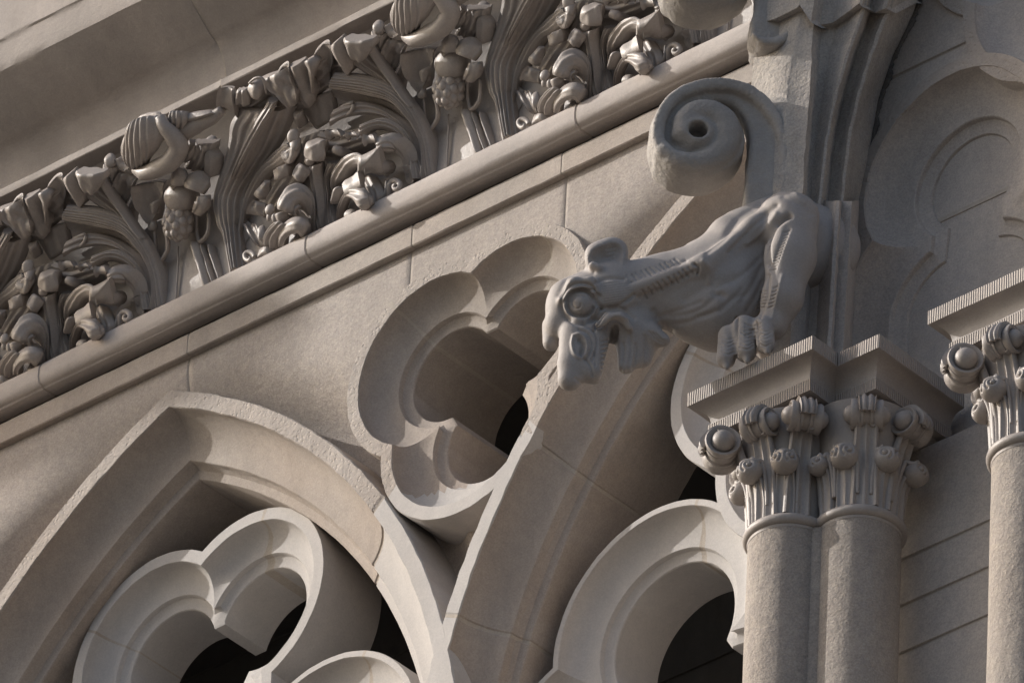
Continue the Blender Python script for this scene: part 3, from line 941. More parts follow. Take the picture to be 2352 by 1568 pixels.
# scroll crockets, set diagonally on the corner
CQ = np.array((AX - .006, -1.632, 0.0)); CE = np.array((-.70711, -.70711, 0)); CN = np.array((.70711, -.70711, 0))
def build_crocket(ystem=560):
    def q(px, py, off=.09):
        d = ray(px, py); t = (off - (CAM - CQ) @ CN)/(d @ CN); p = CAM + d*t - CQ
        return np.array((p @ CE, p[2]))
    c = q(1604, 296)
    rim = catmull([q(*p) for p in [(1756, ystem), (1757, min(460, ystem - 20)), (1764, 390), (1768, 320), (1758, 265), (1732, 224), (1688, 197), (1632, 192), (1576, 207), (1536, 244), (1518, 296), (1526, 336)]], 60)
    coil = catmull([q(*p) for p in [(1526, 336), (1556, 356), (1604, 362), (1648, 346), (1672, 310), (1668, 270), (1638, 246), (1600, 246), (1574, 266), (1566, 298)]], 50)
    hw = .080
    def poly_d(p2, poly, r):
        best = np.full(len(p2), 9.0)
        for i in range(len(poly) - 1):
            a, b_ = poly[i], poly[i+1]; ab = b_ - a
            t = np.clip(((p2 - a) @ ab)/(ab @ ab), 0, 1)
            dd = p2 - a - t[:, None]*ab
            rr = r[i] if hasattr(r, '__len__') else r
            best = np.minimum(best, np.sqrt((dd*dd).sum(1)) - rr)
        return best
    rimr = np.interp(np.arange(60), [0, 14, 32, 59], [.068, .062, .036, .026])
    coilr = np.interp(np.arange(50), [0, 10, 24, 36, 49], [.026, .038, .044, .040, .030])
    hol = rim[3:57] + (c - rim[3:57])*np.interp(np.arange(54), [0, 20, 53], [.05, .20, .26])[:, None]
    holr = np.interp(np.arange(54), [0, 14, 30, 53], [.062, .060, .030, .014])
    def fn(p):
        x = (p - CQ) @ CN; p2 = np.stack([(p - CQ) @ CE, p[:, 2]], 1)
        ax_ = np.abs(x)
        d_r = poly_d(p2, rim, rimr); d_c = poly_d(p2, coil, coilr)
        rad = np.hypot(p2[:, 0] - c[0], p2[:, 1] - c[1])
        def ext(d2, h, rd):
            w = np.stack([np.maximum(d2 + rd, 0), np.maximum(ax_ - h + rd, 0)], 1)
            return np.sqrt((w*w).sum(1)) + np.minimum(np.maximum(d2 + rd, ax_ - h + rd), 0) - rd
        d = ext(d_r, hw, .010)
        d = smin(d, np.maximum(rad - .150, ax_ - .050), .012)          # web behind the coils
        d = smax(d, -np.maximum(poly_d(p2, hol, holr), .052 - ax_), .022)
        d = smin(d, ext(d_c, .092, .036), .008)
        ball = np.sqrt((rad/.080)**2 + (x/.106)**2)*.080 - .080
        d = smin(d, ball, .015)
        d = smax(d, -np.maximum(rad - .030, .02 - ax_), .012)
        return d
    cw = CQ + CE*c[0] + ZV_*c[1]
    v, qd = surface_nets(fn, cw + np.array((-.34, -.34, -.44)), cw + np.array((.34, .34, .27)), .0055, slack=1.8)
    v = smooth_verts(v, qd, 2)
    nn = vert_normals(v, qd)
    amp = np.array([noise.noise(Vector(p)*75)*.0012 + noise.noise(Vector(p)*24)*.0022 for p in v])
    # radial chisel lines across the hollow of the scroll
    p2 = np.stack([(v - CQ) @ CE - c[0], v[:, 2] - c[1]], 1); rr = np.hypot(p2[:, 0], p2[:, 1])
    amp += np.where(((v - CQ) @ CN > .02) & (rr > .085), .0005*np.sin(np.arctan2(p2[:, 1], p2[:, 0])*95 + 9*rr/.1), 0)
    return v + nn*amp[:, None], qd
ZV_ = np.array((0, 0, 1.0))
v, qd = build_crocket()
mesh_obj("scroll_crocket", v, qd, M['crocket'], pin)
v, qd = build_crocket(440)
up_ = U(1604, -70, -1.9)[2] - U(1604, 296, -1.9)[2]
d_ = ray(1622, -84); t_ = (.09 - (CAM - CQ) @ CN)/(d_ @ CN); pv = CAM + d_*t_
d_ = ray(1604, 296); t_ = (.09 - (CAM - CQ) @ CN)/(d_ @ CN); pu = CAM + d_*t_
mesh_obj("scroll_crocket", v + (pv - pu), qd, M['crocket'], pin)
# ------------------------------------------------------------------ gargoyle, leaning out diagonally over the column
GQ = np.array((AX + .04, AY, 0.0)); GE = np.array((-.70711, -.70711, 0)); GN = np.array((.70711, -.70711, 0)); ZV = np.array((0, 0, 1.0))
GF, GOX, GOY = .33684, 1177.15, 390.46
def GL(zx, zy, off=0.0):
    """survey point of the beast's profile -> local (out, side, up) on the plane at that side offset"""
    d = ray(zx*GF + GOX, zy*GF + GOY)
    t = (off - (CAM - GQ) @ GN)/(d @ GN)
    p = CAM + d*t - GQ
    return np.array((p @ GE, p @ GN, p[2]))
KR = GF/675.0
def beast(p):
    e = (p - GQ) @ GE; n = (p - GQ) @ GN
    q = np.stack([e, n, p[:, 2]], 1)
    def cone(a, b, oa=0.0, ob=None, sx=1.0):
        ob = oa if ob is None else ob
        A = GL(a[0], a[1], oa); B = GL(b[0], b[1], ob)
        s = np.array((1, 1/sx, 1))
        return s_cone(q*s, A*s, B*s, a[2]*KR, b[2]*KR)*min(1, .5 + .5*sx)
    def ell(c, r, off):
        return s_ell(q, GL(c[0], c[1], off), (r[0]*KR, r[1]*KR, r[2]*KR))
    # trunk
    d = cone((1780, 520, 300), (1700, 570, 325), 0, 0, .62)
    d = smin(d, cone((1700, 570, 320), (1390, 850, 370), 0, 0, .62), .05)
    d = smin(d, cone((1390, 850, 360), (1040, 815, 212), 0, 0, .70), .06)
    d = smin(d, cone((1040, 815, 210), (760, 830, 195), 0, 0, .80), .05)
    d = smin(d, cone((1900, 420, 260), (2050, 520, 300), 0, -.0, .6), .05)
    # neck cords, collar and spine
    d = smin(d, cone((820, 815, 45), (1290, 655, 60), .075, .125), .03)
    d = smin(d, cone((1290, 655, 55), (1640, 400, 55), .125, .115), .035)
    d = smin(d, cone((1640, 400, 60), (1840, 215, 60), .115, .11), .04)
    d = smin(d, cone((780, 740, 60), (1160, 620, 45), .02, .03), .03)
    d = smin(d, ell((1245, 545), (62, 50, 42), 0.0), .02)
    d = smin(d, cone((1450, 420, 75), (1480, 460, 70), .03, .05), .03)
    d = smax(d, -ell((1415, 800), (150, 46, 120), .185), .05)
    d = smax(d, -ell((1700, 640), (46, 60, 190), .14), .035)
    # skull and face
    h = cone((640, 850, 215), (440, 935, 190), 0, 0, .82)
    h = smin(h, cone((440, 930, 188), (335, 1050, 105), 0, 0, .72), .03)
    h = smin(h, cone((640, 990, 150), (800, 1080, 150), 0.01, 0.01, .72), .04)
    h = smin(h, cone((262, 1060, 56), (262, 1180, 52), -.03, -.035), .010)
    h = smin(h, cone((450, 1120, 120), (410, 1330, 92), .02, .02, .8), .014)
    h = smin(h, cone((410, 1330, 92), (390, 1428, 76), .02, .02, .8), .012)
    h = smin(h, cone((530, 1170, 118), (545, 1370, 88), .02, .02, .8), .022)
    h = smin(h, cone((830, 1110, 120), (775, 1330, 60), .01, .01, .8), .02)
    h = smin(h, cone((890, 1150, 115), (885, 1285, 62), .0, .0, .8), .03)
    h = smin(h, cone((950, 1120, 62), (1028, 1160, 44), .03, .03), .02)
    d = smin(d, h, .045)
    # brow, cheek plate, lips
    d = smin(d, cone((338, 880, 26), (415, 778, 40), .070, .084), .02)
    d = smin(d, cone((415, 778, 40), (530, 770, 36), .084, .092), .02)
    d = smin(d, cone((530, 770, 36), (572, 830, 22), .092, .090), .016)
    pl = ell((705, 838), (150, 80, 135), .058)
    pl = smax(pl, n - .1005, .003)
    d = smin(d, pl, .010)
    d = smin(d, cone((585, 1055, 22), (650, 1000, 26), .080, .086), .012)
    d = smin(d, cone((650, 1000, 26), (735, 1000, 26), .086, .086), .012)
    d = smin(d, cone((735, 1000, 26), (800, 1075, 22), .086, .074), .014)
    # eye: socket and ball
    d = smax(d, -ell((464, 912), (90, 44, 104), .094), .016)
    d = smin(d, ell((470, 910), (70, 62, 84), .062), .004)
    d = smax(d, -cone((440, 918, 15), (440, 918, 15.01), .090, .100), .004)
    # mouth and nostril
    d = smax(d, -cone((692, 1095, 46), (688, 1250, 50), .10, .07, 2.4), .007)
    d = smax(d, -cone((678, 1250, 34), (655, 1480, 58), .02, .02, 9.0), .008)
    d = smax(d, -cone((700, 1090, 26), (685, 1230, 30), .04, .04, 3.0), .006)
    d = smax(d, -cone((448, 1168, 34), (474, 1232, 24), .082, .078), .010)
    # ears (both sides): tall cupped shells
    for sgn in (1, -1):
        a = cone((600, 690, 85), (640, 600, 128), .045*sgn, .058*sgn, .55)
        a = smin(a, cone((640, 600, 128), (690, 540, 86), .058*sgn, .060*sgn, .5), .02)
        cut = cone((585, 680, 66), (640, 600, 112), .112*sgn, .098*sgn, .9)
        cut = smin(cut, cone((640, 600, 112), (694, 540, 68), .098*sgn, .092*sgn, .9), .01)
        a = smax(a, -cut, .006)
        a = smin(a, cone((548, 652, 28), (590, 668, 26), .080*sgn, .084*sgn), .008)
        d = smin(d, a, .010)
    # fore legs
    for sgn in (1, -1):
        o = .125*sgn
        a = cone((1915, 320, 165), (1895, 600, 150), o, o + .02*sgn, .8)
        a = smin(a, cone((1895, 600, 150), (1840, 880, 118), o + .02*sgn, o + .025*sgn, .85), .03)
        a = smin(a, cone((1840, 880, 118), (1770, 1060, 90), o + .025*sgn, o, .9), .03)
        a = smin(a, cone((1800, 300, 90), (1760, 480, 70), .10*sgn, .085*sgn), .05)
        if sgn > 0:
            paw = cone((1770, 1060, 85), (1620, 1120, 78), .135, .11)
            for (x0, y0, r0), (x1, y1, r1), oo, cl in (((1475, 1135, 66), (1455, 1290, 60), .095, (1462, 1345, 30)), ((1580, 1065, 72), (1592, 1240, 68), .125, (1600, 1305, 36)), ((1712, 1062, 62), (1728, 1190, 58), .165, (1738, 1240, 34))):
                paw = smin(paw, cone((x0, y0, r0), (x1, y1, r1), oo, oo + .012), .010)
                paw = smin(paw, cone((x1, y1 + 10, 34), (cl[0], cl[1], 20), oo + .018, oo + .024), .006)
            paw = smin(paw, cone((1475, 1120, 46), (1610, 1090, 60), .10, .12), .02)
            a = smin(a, paw, .02)
        else:
            for oo, x1 in ((-.10, 1455), (-.14, 1592), (-.18, 1728)):
                a = smin(a, cone((1620, 1120, 70), (x1, 1240, 56), oo, oo), .02)
        d = smin(d, a, .016 if sgn > 0 else .02)
    return d
lo = GQ + np.array((-.72, -.72, -2.72)); hi = GQ + np.array((.38, .38, -1.40))
gv, gq = surface_nets(beast, lo, hi, .0050, slack=1.9)
gv = smooth_verts(gv, gq, 2)
# refine once so the chisel marks have something to bite into
def subdivide(v, q):
    e = {}; vv = list(v); out = []
    cent = v[q].mean(1); b = len(v)
    allv = [v, cent]; nxt = b + len(cent); mids = []
    for i, f in enumerate(q):
        m_ = []
        for k in range(4):
            a, c = int(f[k]), int(f[(k+1) % 4]); key = (a, c) if a < c else (c, a)
            if key not in e:
                e[key] = nxt; nxt += 1; mids.append(key)
            m_.append(e[key])
        for k in range(4):
            out.append((int(f[k]), m_[k], b + i, m_[k-1]))
    mids = np.array(mids)
    return np.concatenate([v, cent, .5*(v[mids[:, 0]] + v[mids[:, 1]])]), np.array(out)
gv, gq = subdivide(gv, gq)
gv = smooth_verts(gv, gq, 2)
STROKES = []
def stk(pts, w, dep, n=24):
    STROKES.append((catmull(np.array(pts, float), n), w, dep))
# chisel lines, in the beast's survey coordinates
stk([(448 + (14 + 5.2*k)*math.cos(.55*k), 912 + (14 + 5.2*k)*math.sin(.55*k)*1.05) for k in range(11)], 6, -.0045, 60)
for r, w, dp in ((92, 11, -.007), (110, 12, .006), (136, 15, -.007)):
    stk([(466 + r*math.cos(a), 910 + r*math.sin(a)*1.02) for a in np.linspace(.3, 5.9, 14)], w, dp, 60)
stk([(318, 850), (370, 740), (450, 690), (550, 700)], 18, -.004); stk([(352, 900), (400, 830), (470, 808), (545, 820)], 9, -.008)
stk([(560, 820), (575, 900), (610, 940)], 14, -.009); stk([(610, 940), (720, 925), (830, 850)], 14, -.008); stk([(570, 770), (640, 738), (760, 740)], 12, -.006)
for k in range(9):
    stk([(600 + 3*k, 780 + k*17), (820 - 2*k, 752 + k*17)], 3.5, -.0016, 12)
stk([(540, 1010), (590, 1030), (560, 1090)], 14, -.006)
stk([(480, 1040), (560, 1100), (575, 1190), (540, 1300)], 10, -.005); stk([(450, 1085), (520, 1120), (540, 1200), (500, 1290)], 9, -.005)
stk([(415, 1130), (405, 1190), (425, 1260), (470, 1280), (505, 1240), (500, 1160), (460, 1120), (415, 1130)], 11, .006, 50)
stk([(455, 1160), (480, 1200), (470, 1250)], 16, -.010); stk([(470, 1270), (530, 1330), (545, 1400)], 9, -.005); stk([(560, 1240), (565, 1330)], 8, -.004); stk([(430, 1420), (470, 1450)], 10, -.004)
for k in range(8):
    stk([(612, 1165 + k*30), (650, 1160 + k*30)], 5, -.0055, 8)
stk([(602, 1150), (606, 1390)], 6, -.003)
stk([(610, 1080), (660, 1010), (720, 990), (780, 1020)], 14, .005); stk([(570, 1060), (640, 965), (740, 945), (830, 1010)], 14, -.006)
for x, y0, dd in ((752, 1180, .005), (800, 1120, .004), (838, 1190, .0055), (900, 1130, .004)):
    stk([(x, y0), (x + 6, 1240), (x - 14, 1375)], 11, -dd)
for dx in (0, 26, 50):
    stk([(930 + dx, 1100 + dx*.3), (985 + dx*.8, 1160), (1040, 1190 - dx*.6)], 6, -.004)

for k in range(4):
    stk([(640 + 8*k, 540 + 26*k), (700 - 4*k, 528 + 26*k)], 5, -.002, 8)
for k in range(11):
    f = k/10; x = 800 + 330*f; y = 735 - 115*f
    stk([(x - 20 + 5*math.sin(k*2.3), y - 12), (x + 14, y + 16 + 5*math.cos(k*1.7))], 7, -.0032 - .0012*math.sin(k*1.9), 8)
for k in range(10):
    f = k/9; x = 900 + 320*f; y = 845 - 155*f
    stk([(x - 16 + 4*math.sin(k*1.3), y - 24), (x + 12, y + 22 + 6*math.cos(k*2.1))], 8, -.0050 - .0015*math.sin(k*2.7), 8)
stk([(860, 870), (1060, 790), (1240, 690)], 16, -.006); stk([(790, 770), (1000, 690), (1180, 620)], 12, -.004)
stk([(1240, 640), (1268, 665), (1262, 710)], 10, -.010); stk([(1300, 620), (1350, 680), (1340, 760)], 18, .005)
stk([(1330, 560), (1440, 470), (1540, 330), (1690, 230)], 22, -.005); stk([(1480, 560), (1650, 380), (1800, 240)], 20, -.006)
stk([(1600, 500), (1720, 400), (1800, 300)], 18, .006); stk([(1740, 640), (1735, 500), (1790, 380), (1880, 310)], 20, -.014)
stk([(1800, 360), (1850, 320), (1900, 318)], 14, -.007); stk([(1850, 180), (1960, 235), (2030, 300)], 24, -.004); stk([(1920, 150), (1990, 220)], 18, .004)
for k in range(13):
    f = k/12; x = 1868 - 92*f; y = 415 + 260*f
    stk([(x - 20, y + 6), (x + 22, y - 8)], 6, -.0045, 8)
stk([(1875, 400), (1800, 560), (1775, 690)], 22, -.004)
for x0, y0, x1, y1 in ((1795, 800, 1760, 935), (1712, 830, 1690, 940)):
    for k in range(6):
        f = k/5; x = x0 + (x1 - x0)*f; y = y0 + (y1 - y0)*f
        stk([(x - 16, y + 5), (x + 16, y - 6)], 6, -.004, 8)
stk([(1745, 720), (1735, 860), (1690, 1000)], 12, -.006); stk([(1840, 720), (1800, 880), (1770, 1010)], 14, .003)
for pts in ([(1390, 800), (1560, 720), (1690, 600)], [(1420, 960), (1500, 880), (1580, 850)], [(1260, 1000), (1400, 960), (1560, 820)], [(1000, 1000), (1120, 960), (1280, 900)], [(1020, 1050), (1180, 1040), (1380, 960)],
            [(1080, 1000), (1260, 960), (1420, 840)], [(1560, 900), (1640, 780), (1700, 650)], [(1600, 960), (1660, 860), (1705, 760)]):
    stk(pts, 19, -.0032)
stk([(1180, 880), (1330, 790), (1500, 740)], 40, -.007); stk([(960, 960), (1010, 1040), (1080, 1100)], 20, -.008); stk([(1380, 840), (1440, 860)], 24, -.006)
for cx_, cy_, n_ in ((1470, 1130, 5), (1600, 1070, 6), (1725, 1075, 5)):
    for k in range(n_):
        stk([(cx_ - 46 + 8*math.sin(k*2.2), cy_ + 25*k + 12 + 5*math.sin(k*3.1)), (cx_, cy_ + 25*k + 26), (cx_ + 40, cy_ + 25*k + 8 + 6*math.cos(k*2))], 6, -.0026 - .001*math.sin(k*1.7), 10)
stk([(1530, 1010), (1520, 1180), (1520, 1300)], 9, -.010); stk([(1660, 1040), (1665, 1160), (1680, 1260)], 9, -.010)
for k in range(4):
    stk([(1585, 1045 + 25*k), (1630, 1065 + 25*k), (1690, 1045 + 25*k)], 6, -.0035, 10)
gn = vert_normals(gv, gq)
pp = P2(gv); zx = (pp[:, 0] - GOX)/GF; zy = (pp[:, 1] - GOY)/GF
face = np.clip((-(gn @ _f) - .02)/.25, 0, 1) * (((gv - GQ) @ GN) > -.03)
disp = np.zeros(len(gv))
for poly, w, dep in STROKES:
    x0, y0 = poly.min(0) - 3*w; x1, y1 = poly.max(0) + 3*w
    idx = np.where((zx > x0) & (zx < x1) & (zy > y0) & (zy < y1) & (face > 0))[0]
    if not len(idx): continue
    best = np.full(len(idx), 1e9)
    pt = np.stack([zx[idx], zy[idx]], 1)
    for i in range(len(poly) - 1):
        a, b_ = poly[i], poly[i+1]; ab = b_ - a
        t = np.clip(((pt - a) @ ab)/(ab @ ab + 1e-9), 0, 1)
        best = np.minimum(best, ((pt - a - t[:, None]*ab)**2).sum(1))
    disp[idx] += dep*np.exp(-best/(w*w))
disp += np.array([.0011*noise.noise(Vector(p)*18) for p in gv])
gv = gv + gn*(disp*np.where(disp < .0012, np.maximum(face, .3), face))[:, None]
gv = smooth_verts(gv, gq, 1, .35)
garg = thing("gargoyle", "grey snarling stone gargoyle with cupped ear and clawed foot, leaning out over the twin column", "gargoyle", tuple(GQ + np.array((0, 0, -2.25))))
mesh_obj("carved_body", gv, gq, M['beast'], garg)
# ------------------------------------------------------------------ carved foliage of the frieze
def FB(x, y, h):
    Y = -.12
    for _ in range(7):
        p = U(x, y, Y); Y = float(bell_y(p[2])) - h
    return U(x, y, Y)
def cr(sx, sy, f):
    return lambda x, y, h=0.0: (sx + x*f, sy + y*f, h)
r1 = cr(0, 0, .3418); r2 = cr(746.5, 0, .3418); r4 = cr(0, 459.4, .3418)
c2 = cr(516.8, 86.1, .14648); c3 = cr(516.8, 287.1, .21973); c4 = cr(861.3, 0, .14648)
PXM = 1/600.0
def leaf(par, name, L, R, crown=.015, fl=3, fd=.004, thick=.022, n=22, K=17, wave=.004, back=None, mat='frieze', lip=.004):
    Lp = catmull([FB(*q) for q in L], n); Rp = catmull([FB(*q) for q in R], n)
    tL = np.gradient(.5*(Lp + Rp), axis=0)
    lat = Rp - Lp
    nr = np.cross(tL, lat); nr /= np.linalg.norm(nr, axis=1)[:, None] + 1e-9
    s = np.where((nr @ np.array((0.3, -1.0, -.2))) < 0, -1.0, 1.0); nr = nr*s[:, None]
    us = np.linspace(0, 1, K)
    sd = (Lp[0, 0]*31.7 + Rp[-1, 2]*17.3) % 50
    rows = []
    W = np.linalg.norm(lat, axis=1)
    for i in range(n):
        t = i/(n - 1)
        top = []; bot = []
        for u in us:
            v = 2*u - 1
            h = crown*(1 - v*v) - .006*v**8 - .008*abs(2*t - 1)**10 + fd*math.cos(math.pi*2*fl*u)*-1*(.35 + .65*(1 - t*.3))*(1 - v**6) + lip*math.exp(-((1 - abs(v))/.10)**2)
            b = Lp[i] + lat[i]*u
            nz_ = wave*noise.noise(Vector((b[0]*16, b[2]*16, sd))) + .5*wave*noise.noise(Vector((b[0]*45, b[2]*45, sd)))
            top.append(b + nr[i]*(h + nz_))
            bot.append(b + lat[i]*(-.03*v) + nr[i]*(h*.6 - thick*(1 - .35*abs(2*t - 1)**8) - .3*thick*(1 - v*v)))
        rows.append(top + bot[::-1])
    m = MB(); g = np.array(rows)
    m.grid(g, cv=True)
    # rounded closed ends
    for e in (0, n - 1):
        c = g[e].mean(0); b = m.n(); m.v.extend([tuple(c)] + [tuple(q) for q in g[e]])
        k = len(g[e]); m.f += [(b, b + 1 + j, b + 1 + (j + 1) % k) for j in range(k)]; m.m += [0]*k
    return m.build(name, M[mat], par, angle=100)
def knob(par, name, c, rx, rz=None, ry=None, sub=4, rough=.006, sc=28):
    p = FB(*c); rz = rz or rx; ry = ry or .8*min(rx, rz)
    m = MB(); m.ico(p, 1.0, sub, (rx*PXM, ry*PXM, rz*PXM)); m.rough(rough, sc, c[0]*.37)
    return m.build(name, M['frieze'], par, angle=180)
def rope(par, name, pts, rad, n=22, k=10, sq=1.0):
    P_ = catmull([FB(*q) for q in pts], n)
    rr = np.interp(np.linspace(0, 1, n), np.linspace(0, 1, len(rad)), rad)*PXM
    m = MB(); m.tube(P_, rr, n=k, sq=sq); m.rough(.0018, 35, pts[0][0]*.13)
    return m.build(name, M['frieze'], par, angle=100)
def spiral(par, name, c, R, turns=1.4, rad=8, flip=1, tail=None, dep=.02):
    pts = []
    for k in range(26):
        a = turns*2*math.pi*k/25; r = R*(1 - .8*k/25)
        pts.append((c[0] + flip*r*math.cos(a), c[1] - r*math.sin(a) , c[2] + dep*k/25))
    if tail: pts = [tail] + pts
    return rope(par, name, pts, [rad, rad, rad*.8, rad*.6], n=60)

def foliage_unit(par):
    # --- big right-hand leaf of the cluster
    leaf(par, "leaf", [r4(1545, 505, .012), r4(1500, 260, .03), r1(1452, 1500, .05), r1(1432, 1330, .07), r1(1500, 1100, .095), r1(1535, 960, .12), r1(1550, 830, .145), r1(1615, 735, .17)],
         [r4(1655, 462, .0), r4(1640, 200, .012), r1(1655, 1450, .02), r1(1692, 1270, .032), r1(1785, 1130, .045), r1(1900, 960, .07), r1(1965, 830, .10), r1(1990, 720, .14)], .040, 6, .006, n=34, K=43)
    leaf(par, "leaf", [r1(1545, 1200, .125), r1(1630, 980, .165), r1(1715, 820, .19), r1(1800, 690, .205)], [r1(1590, 1200, .12), r1(1710, 990, .145), r1(1790, 850, .165), r1(1870, 680, .185)], .016, 3, .005, .05)
    leaf(par, "stem", [r4(1340, 290, .02), r4(1390, 450, .015), r4(1432, 580, .01)], [r4(1366, 290, .02), r4(1414, 450, .015), r4(1456, 572, .01)], .012, 1, .002, n=14, K=9)
    leaf(par, "stem", [r4(1392, 300, .02), r4(1432, 430, .015), r4(1478, 562, .01)], [r4(1425, 300, .02), r4(1466, 430, .015), r4(1500, 552, .01)], .014, 1, .002, n=14, K=9)
    leaf(par, "leaf", [r1(1385, 1180, .08), r1(1380, 1090, .11), r1(1410, 1020, .12)], [r1(1470, 1180, .09), r1(1478, 1060, .12), r1(1450, 1000, .12)], .03, 2, .003)
    knob(par, "lobe", r1(1425, 965, .09), 18, 20)
    knob(par, "lobe", r1(1300, 1010, .08), 24, 22); 
    # --- crumpled lobes along the top
    leaf(par, "lobe", [r1(1462, 735, .16), r1(1460, 670, .20), r1(1474, 596, .225)], [r1(1600, 800, .16), r1(1570, 700, .21), r1(1560, 600, .225)], -.014, 1, .004, lip=.012)
    leaf(par, "lobe", [c2(120, 1040, .19), c2(150, 930, .215), c2(180, 840, .235)], [c2(370, 1090, .185), c2(360, 950, .215), c2(320, 830, .235)], .008, 2, .006)
    knob(par, "lobe", c2(492, 800, .205), 18.5, 25, 17)
    rope(par, "lobe", [c2(380, 720, .232), c2(470, 640, .24), c2(600, 660, .235), c2(650, 880, .215)], [2.5, 3.2, 3.2, 2.5])
    leaf(par, "lobe", [c2(660, 640, .24), c2(690, 800, .222), c2(880, 960, .20), c2(1010, 1130, .165)], [c2(990, 470, .245), c2(1050, 720, .225), c2(1130, 900, .205), c2(1140, 1030, .175)], .006, 1, .006, .045, wave=.022, lip=.010)
    leaf(par, "lobe", [c2(820, 580, .235), c2(860, 610, .22)], [c2(1000, 440, .24), c2(980, 600, .215)], -.02, 1, .004, lip=.012, n=10)
    leaf(par, "lobe", [c2(1000, 470, .235), c2(1090, 700, .20), c2(1150, 900, .17), c2(1270, 1150, .13)], [c2(1230, 370, .235), c2(1290, 560, .205), c2(1370, 860, .17), c2(1420, 1020, .135)], .010, 1, .005, .04, wave=.018)
    leaf(par, "lobe", [c2(1225, 390, .245), c2(1290, 500, .235), c2(1330, 700, .20), c2(1370, 880, .165)], [c2(1380, 310, .25), c2(1455, 430, .235), c2(1400, 640, .20), c2(1400, 890, .165)], .014, 1, .003, .04)
    leaf(par, "lobe", [c2(1390, 290, .24), c2(1440, 430, .205), c2(1400, 650, .16), c2(1390, 890, .13)], [c2(1630, 120, .245), c2(1690, 330, .205), c2(1650, 560, .16), c2(1650, 790, .13)], -.030, 1, .003, .03, lip=.010)
    leaf(par, "lobe", [c2(1640, 150, .25), c2(1720, 330, .22), c2(1850, 520, .175), c2(1880, 560, .16)], [c2(1830, -10, .26), c2(1890, 200, .235), c2(1980, 420, .19), c2(2010, 500, .17)], .022, 1, .004, .04, lip=.008)
    leaf(par, "lobe", [c2(1860, 10, .26), c2(1900, 180, .235), c2(2000, 300, .20)], [c2(2290, 40, .27), c2(2290, 200, .25), c2(2210, 330, .205)], .020, 2, .006, .05, wave=.018)
    leaf(par, "lobe", [c2(1060, 1235, .15), c2(1130, 1420, .10)], [c2(1200, 1185, .15), c2(1275, 1390, .10)], .012, 1, .003, n=12)
    leaf(par, "web", [c2(1150, 1000, .10), c2(1290, 1250, .075), c2(1420, 1460, .05)], [c2(1640, 850, .12), c2(1690, 1050, .10), c2(1720, 1270, .075)], .012, 2, .004, .03)
    leaf(par, "web", [c2(150, 1000, .17), c2(560, 720, .185), c2(900, 560, .185), c2(1250, 430, .185), c2(1600, 250, .19), c2(2000, 60, .20)],
         [c2(350, 1250, .11), c2(760, 1060, .11), c2(1080, 1180, .09), c2(1380, 1000, .09), c2(1660, 760, .10), c2(2100, 470, .14)], .012, 3, .006, .05, n=44, K=33, wave=.030)
    # --- big left-hand leaf of the next cluster
    leaf(par, "leaf", [r2(640, 1245, .005), r2(660, 1050, .025), r2(622, 900, .05), r2(560, 810, .075), r2(440, 690, .105), r2(260, 640, .135), r2(25, 600, .17)],
         [r2(732, 1200, .008), r2(712, 1000, .035), r2(662, 850, .065), r2(602, 720, .09), r2(482, 590, .12), r2(290, 515, .155), r2(55, 498, .19)], .020, 7, .005, .03, n=34, K=49)
    leaf(par, "leaf", [r2(570, 780, .085), r2(420, 590, .11), r2(250, 480, .135), r2(125, 400, .155)], [r2(620, 760, .085), r2(450, 520, .115), r2(310, 370, .15), r2(262, 290, .18)], .016, 3, .006, .035, n=26, K=21)
    leaf(par, "leaf", [r2(560, 720, .10), r2(440, 560, .13), r2(330, 420, .165), r2(270, 330, .19)], [r2(590, 715, .10), r2(478, 555, .13), r2(372, 400, .165), r2(312, 300, .19)], .014, 1, .003, .03)
    leaf(par, "leaf", [r2(655, 1100, .01), r2(580, 905, .03), r2(420, 760, .045), r2(210, 700, .07), r2(40, 660, .10)], [r2(665, 1060, .02), r2(600, 850, .055), r2(440, 705, .08), r2(255, 645, .11), r2(25, 605, .15)], -.012, 1, .003, .03, n=26)
    leaf(par, "leaf", [r2(640, 1220, .01), r2(600, 960, .03), r2(480, 830, .055), r2(330, 775, .085), r2(150, 790, .12), r2(25, 850, .15)], [r2(665, 1130, .015), r2(592, 890, .045), r2(450, 755, .07), r2(310, 695, .10), r2(180, 690, .13), r2(50, 740, .155)], .014, 2, .006, .03, n=30, K=23)
    rope(par, "curl", [r2(190, 690, .135), r2(120, 715, .135), r2(92, 755, .13), r2(130, 780, .13), r2(180, 745, .135), r2(192, 700, .137)], [4, 4, 4, 4])
    leaf(par, "leaf", [r2(575, 1205, .015), r2(555, 1010, .045), r2(475, 900, .085), r2(350, 862, .125), r2(235, 905, .155)], [r2(640, 1200, .015), r2(602, 960, .045), r2(520, 850, .075), r2(400, 790, .115), r2(235, 835, .155)], .018, 3, .005, .03, n=26, K=21)
    leaf(par, "curl", [r2(575, 1160, .03), r2(552, 1020, .07), r2(482, 950, .115), r2(400, 915, .145), r2(340, 950, .155)], [r2(590, 1240, .01), r2(575, 1090, .03), r2(505, 1020, .055), r2(440, 1030, .095), r2(355, 1010, .125)], .022, 3, .004, .03, n=24, K=19)
    for a, b, w in (((15, 870), (70, 950), 34), ((150, 885), (190, 945), 26), ((262, 900), (305, 985), 30)):
        leaf(par, "lobe", [r2(a[0] - 4, a[1], .16), r2(a[0] - 6, (a[1] + b[1])/2, .155), r2(b[0] - w, b[1], .135)], [r2(a[0] + 2*w, a[1] - 6, .16), r2(b[0] + w + 8, (a[1] + b[1])/2, .155), r2(b[0] + w, b[1] - 10, .135)], -.012, 1, .004, .025, n=14, lip=.012)
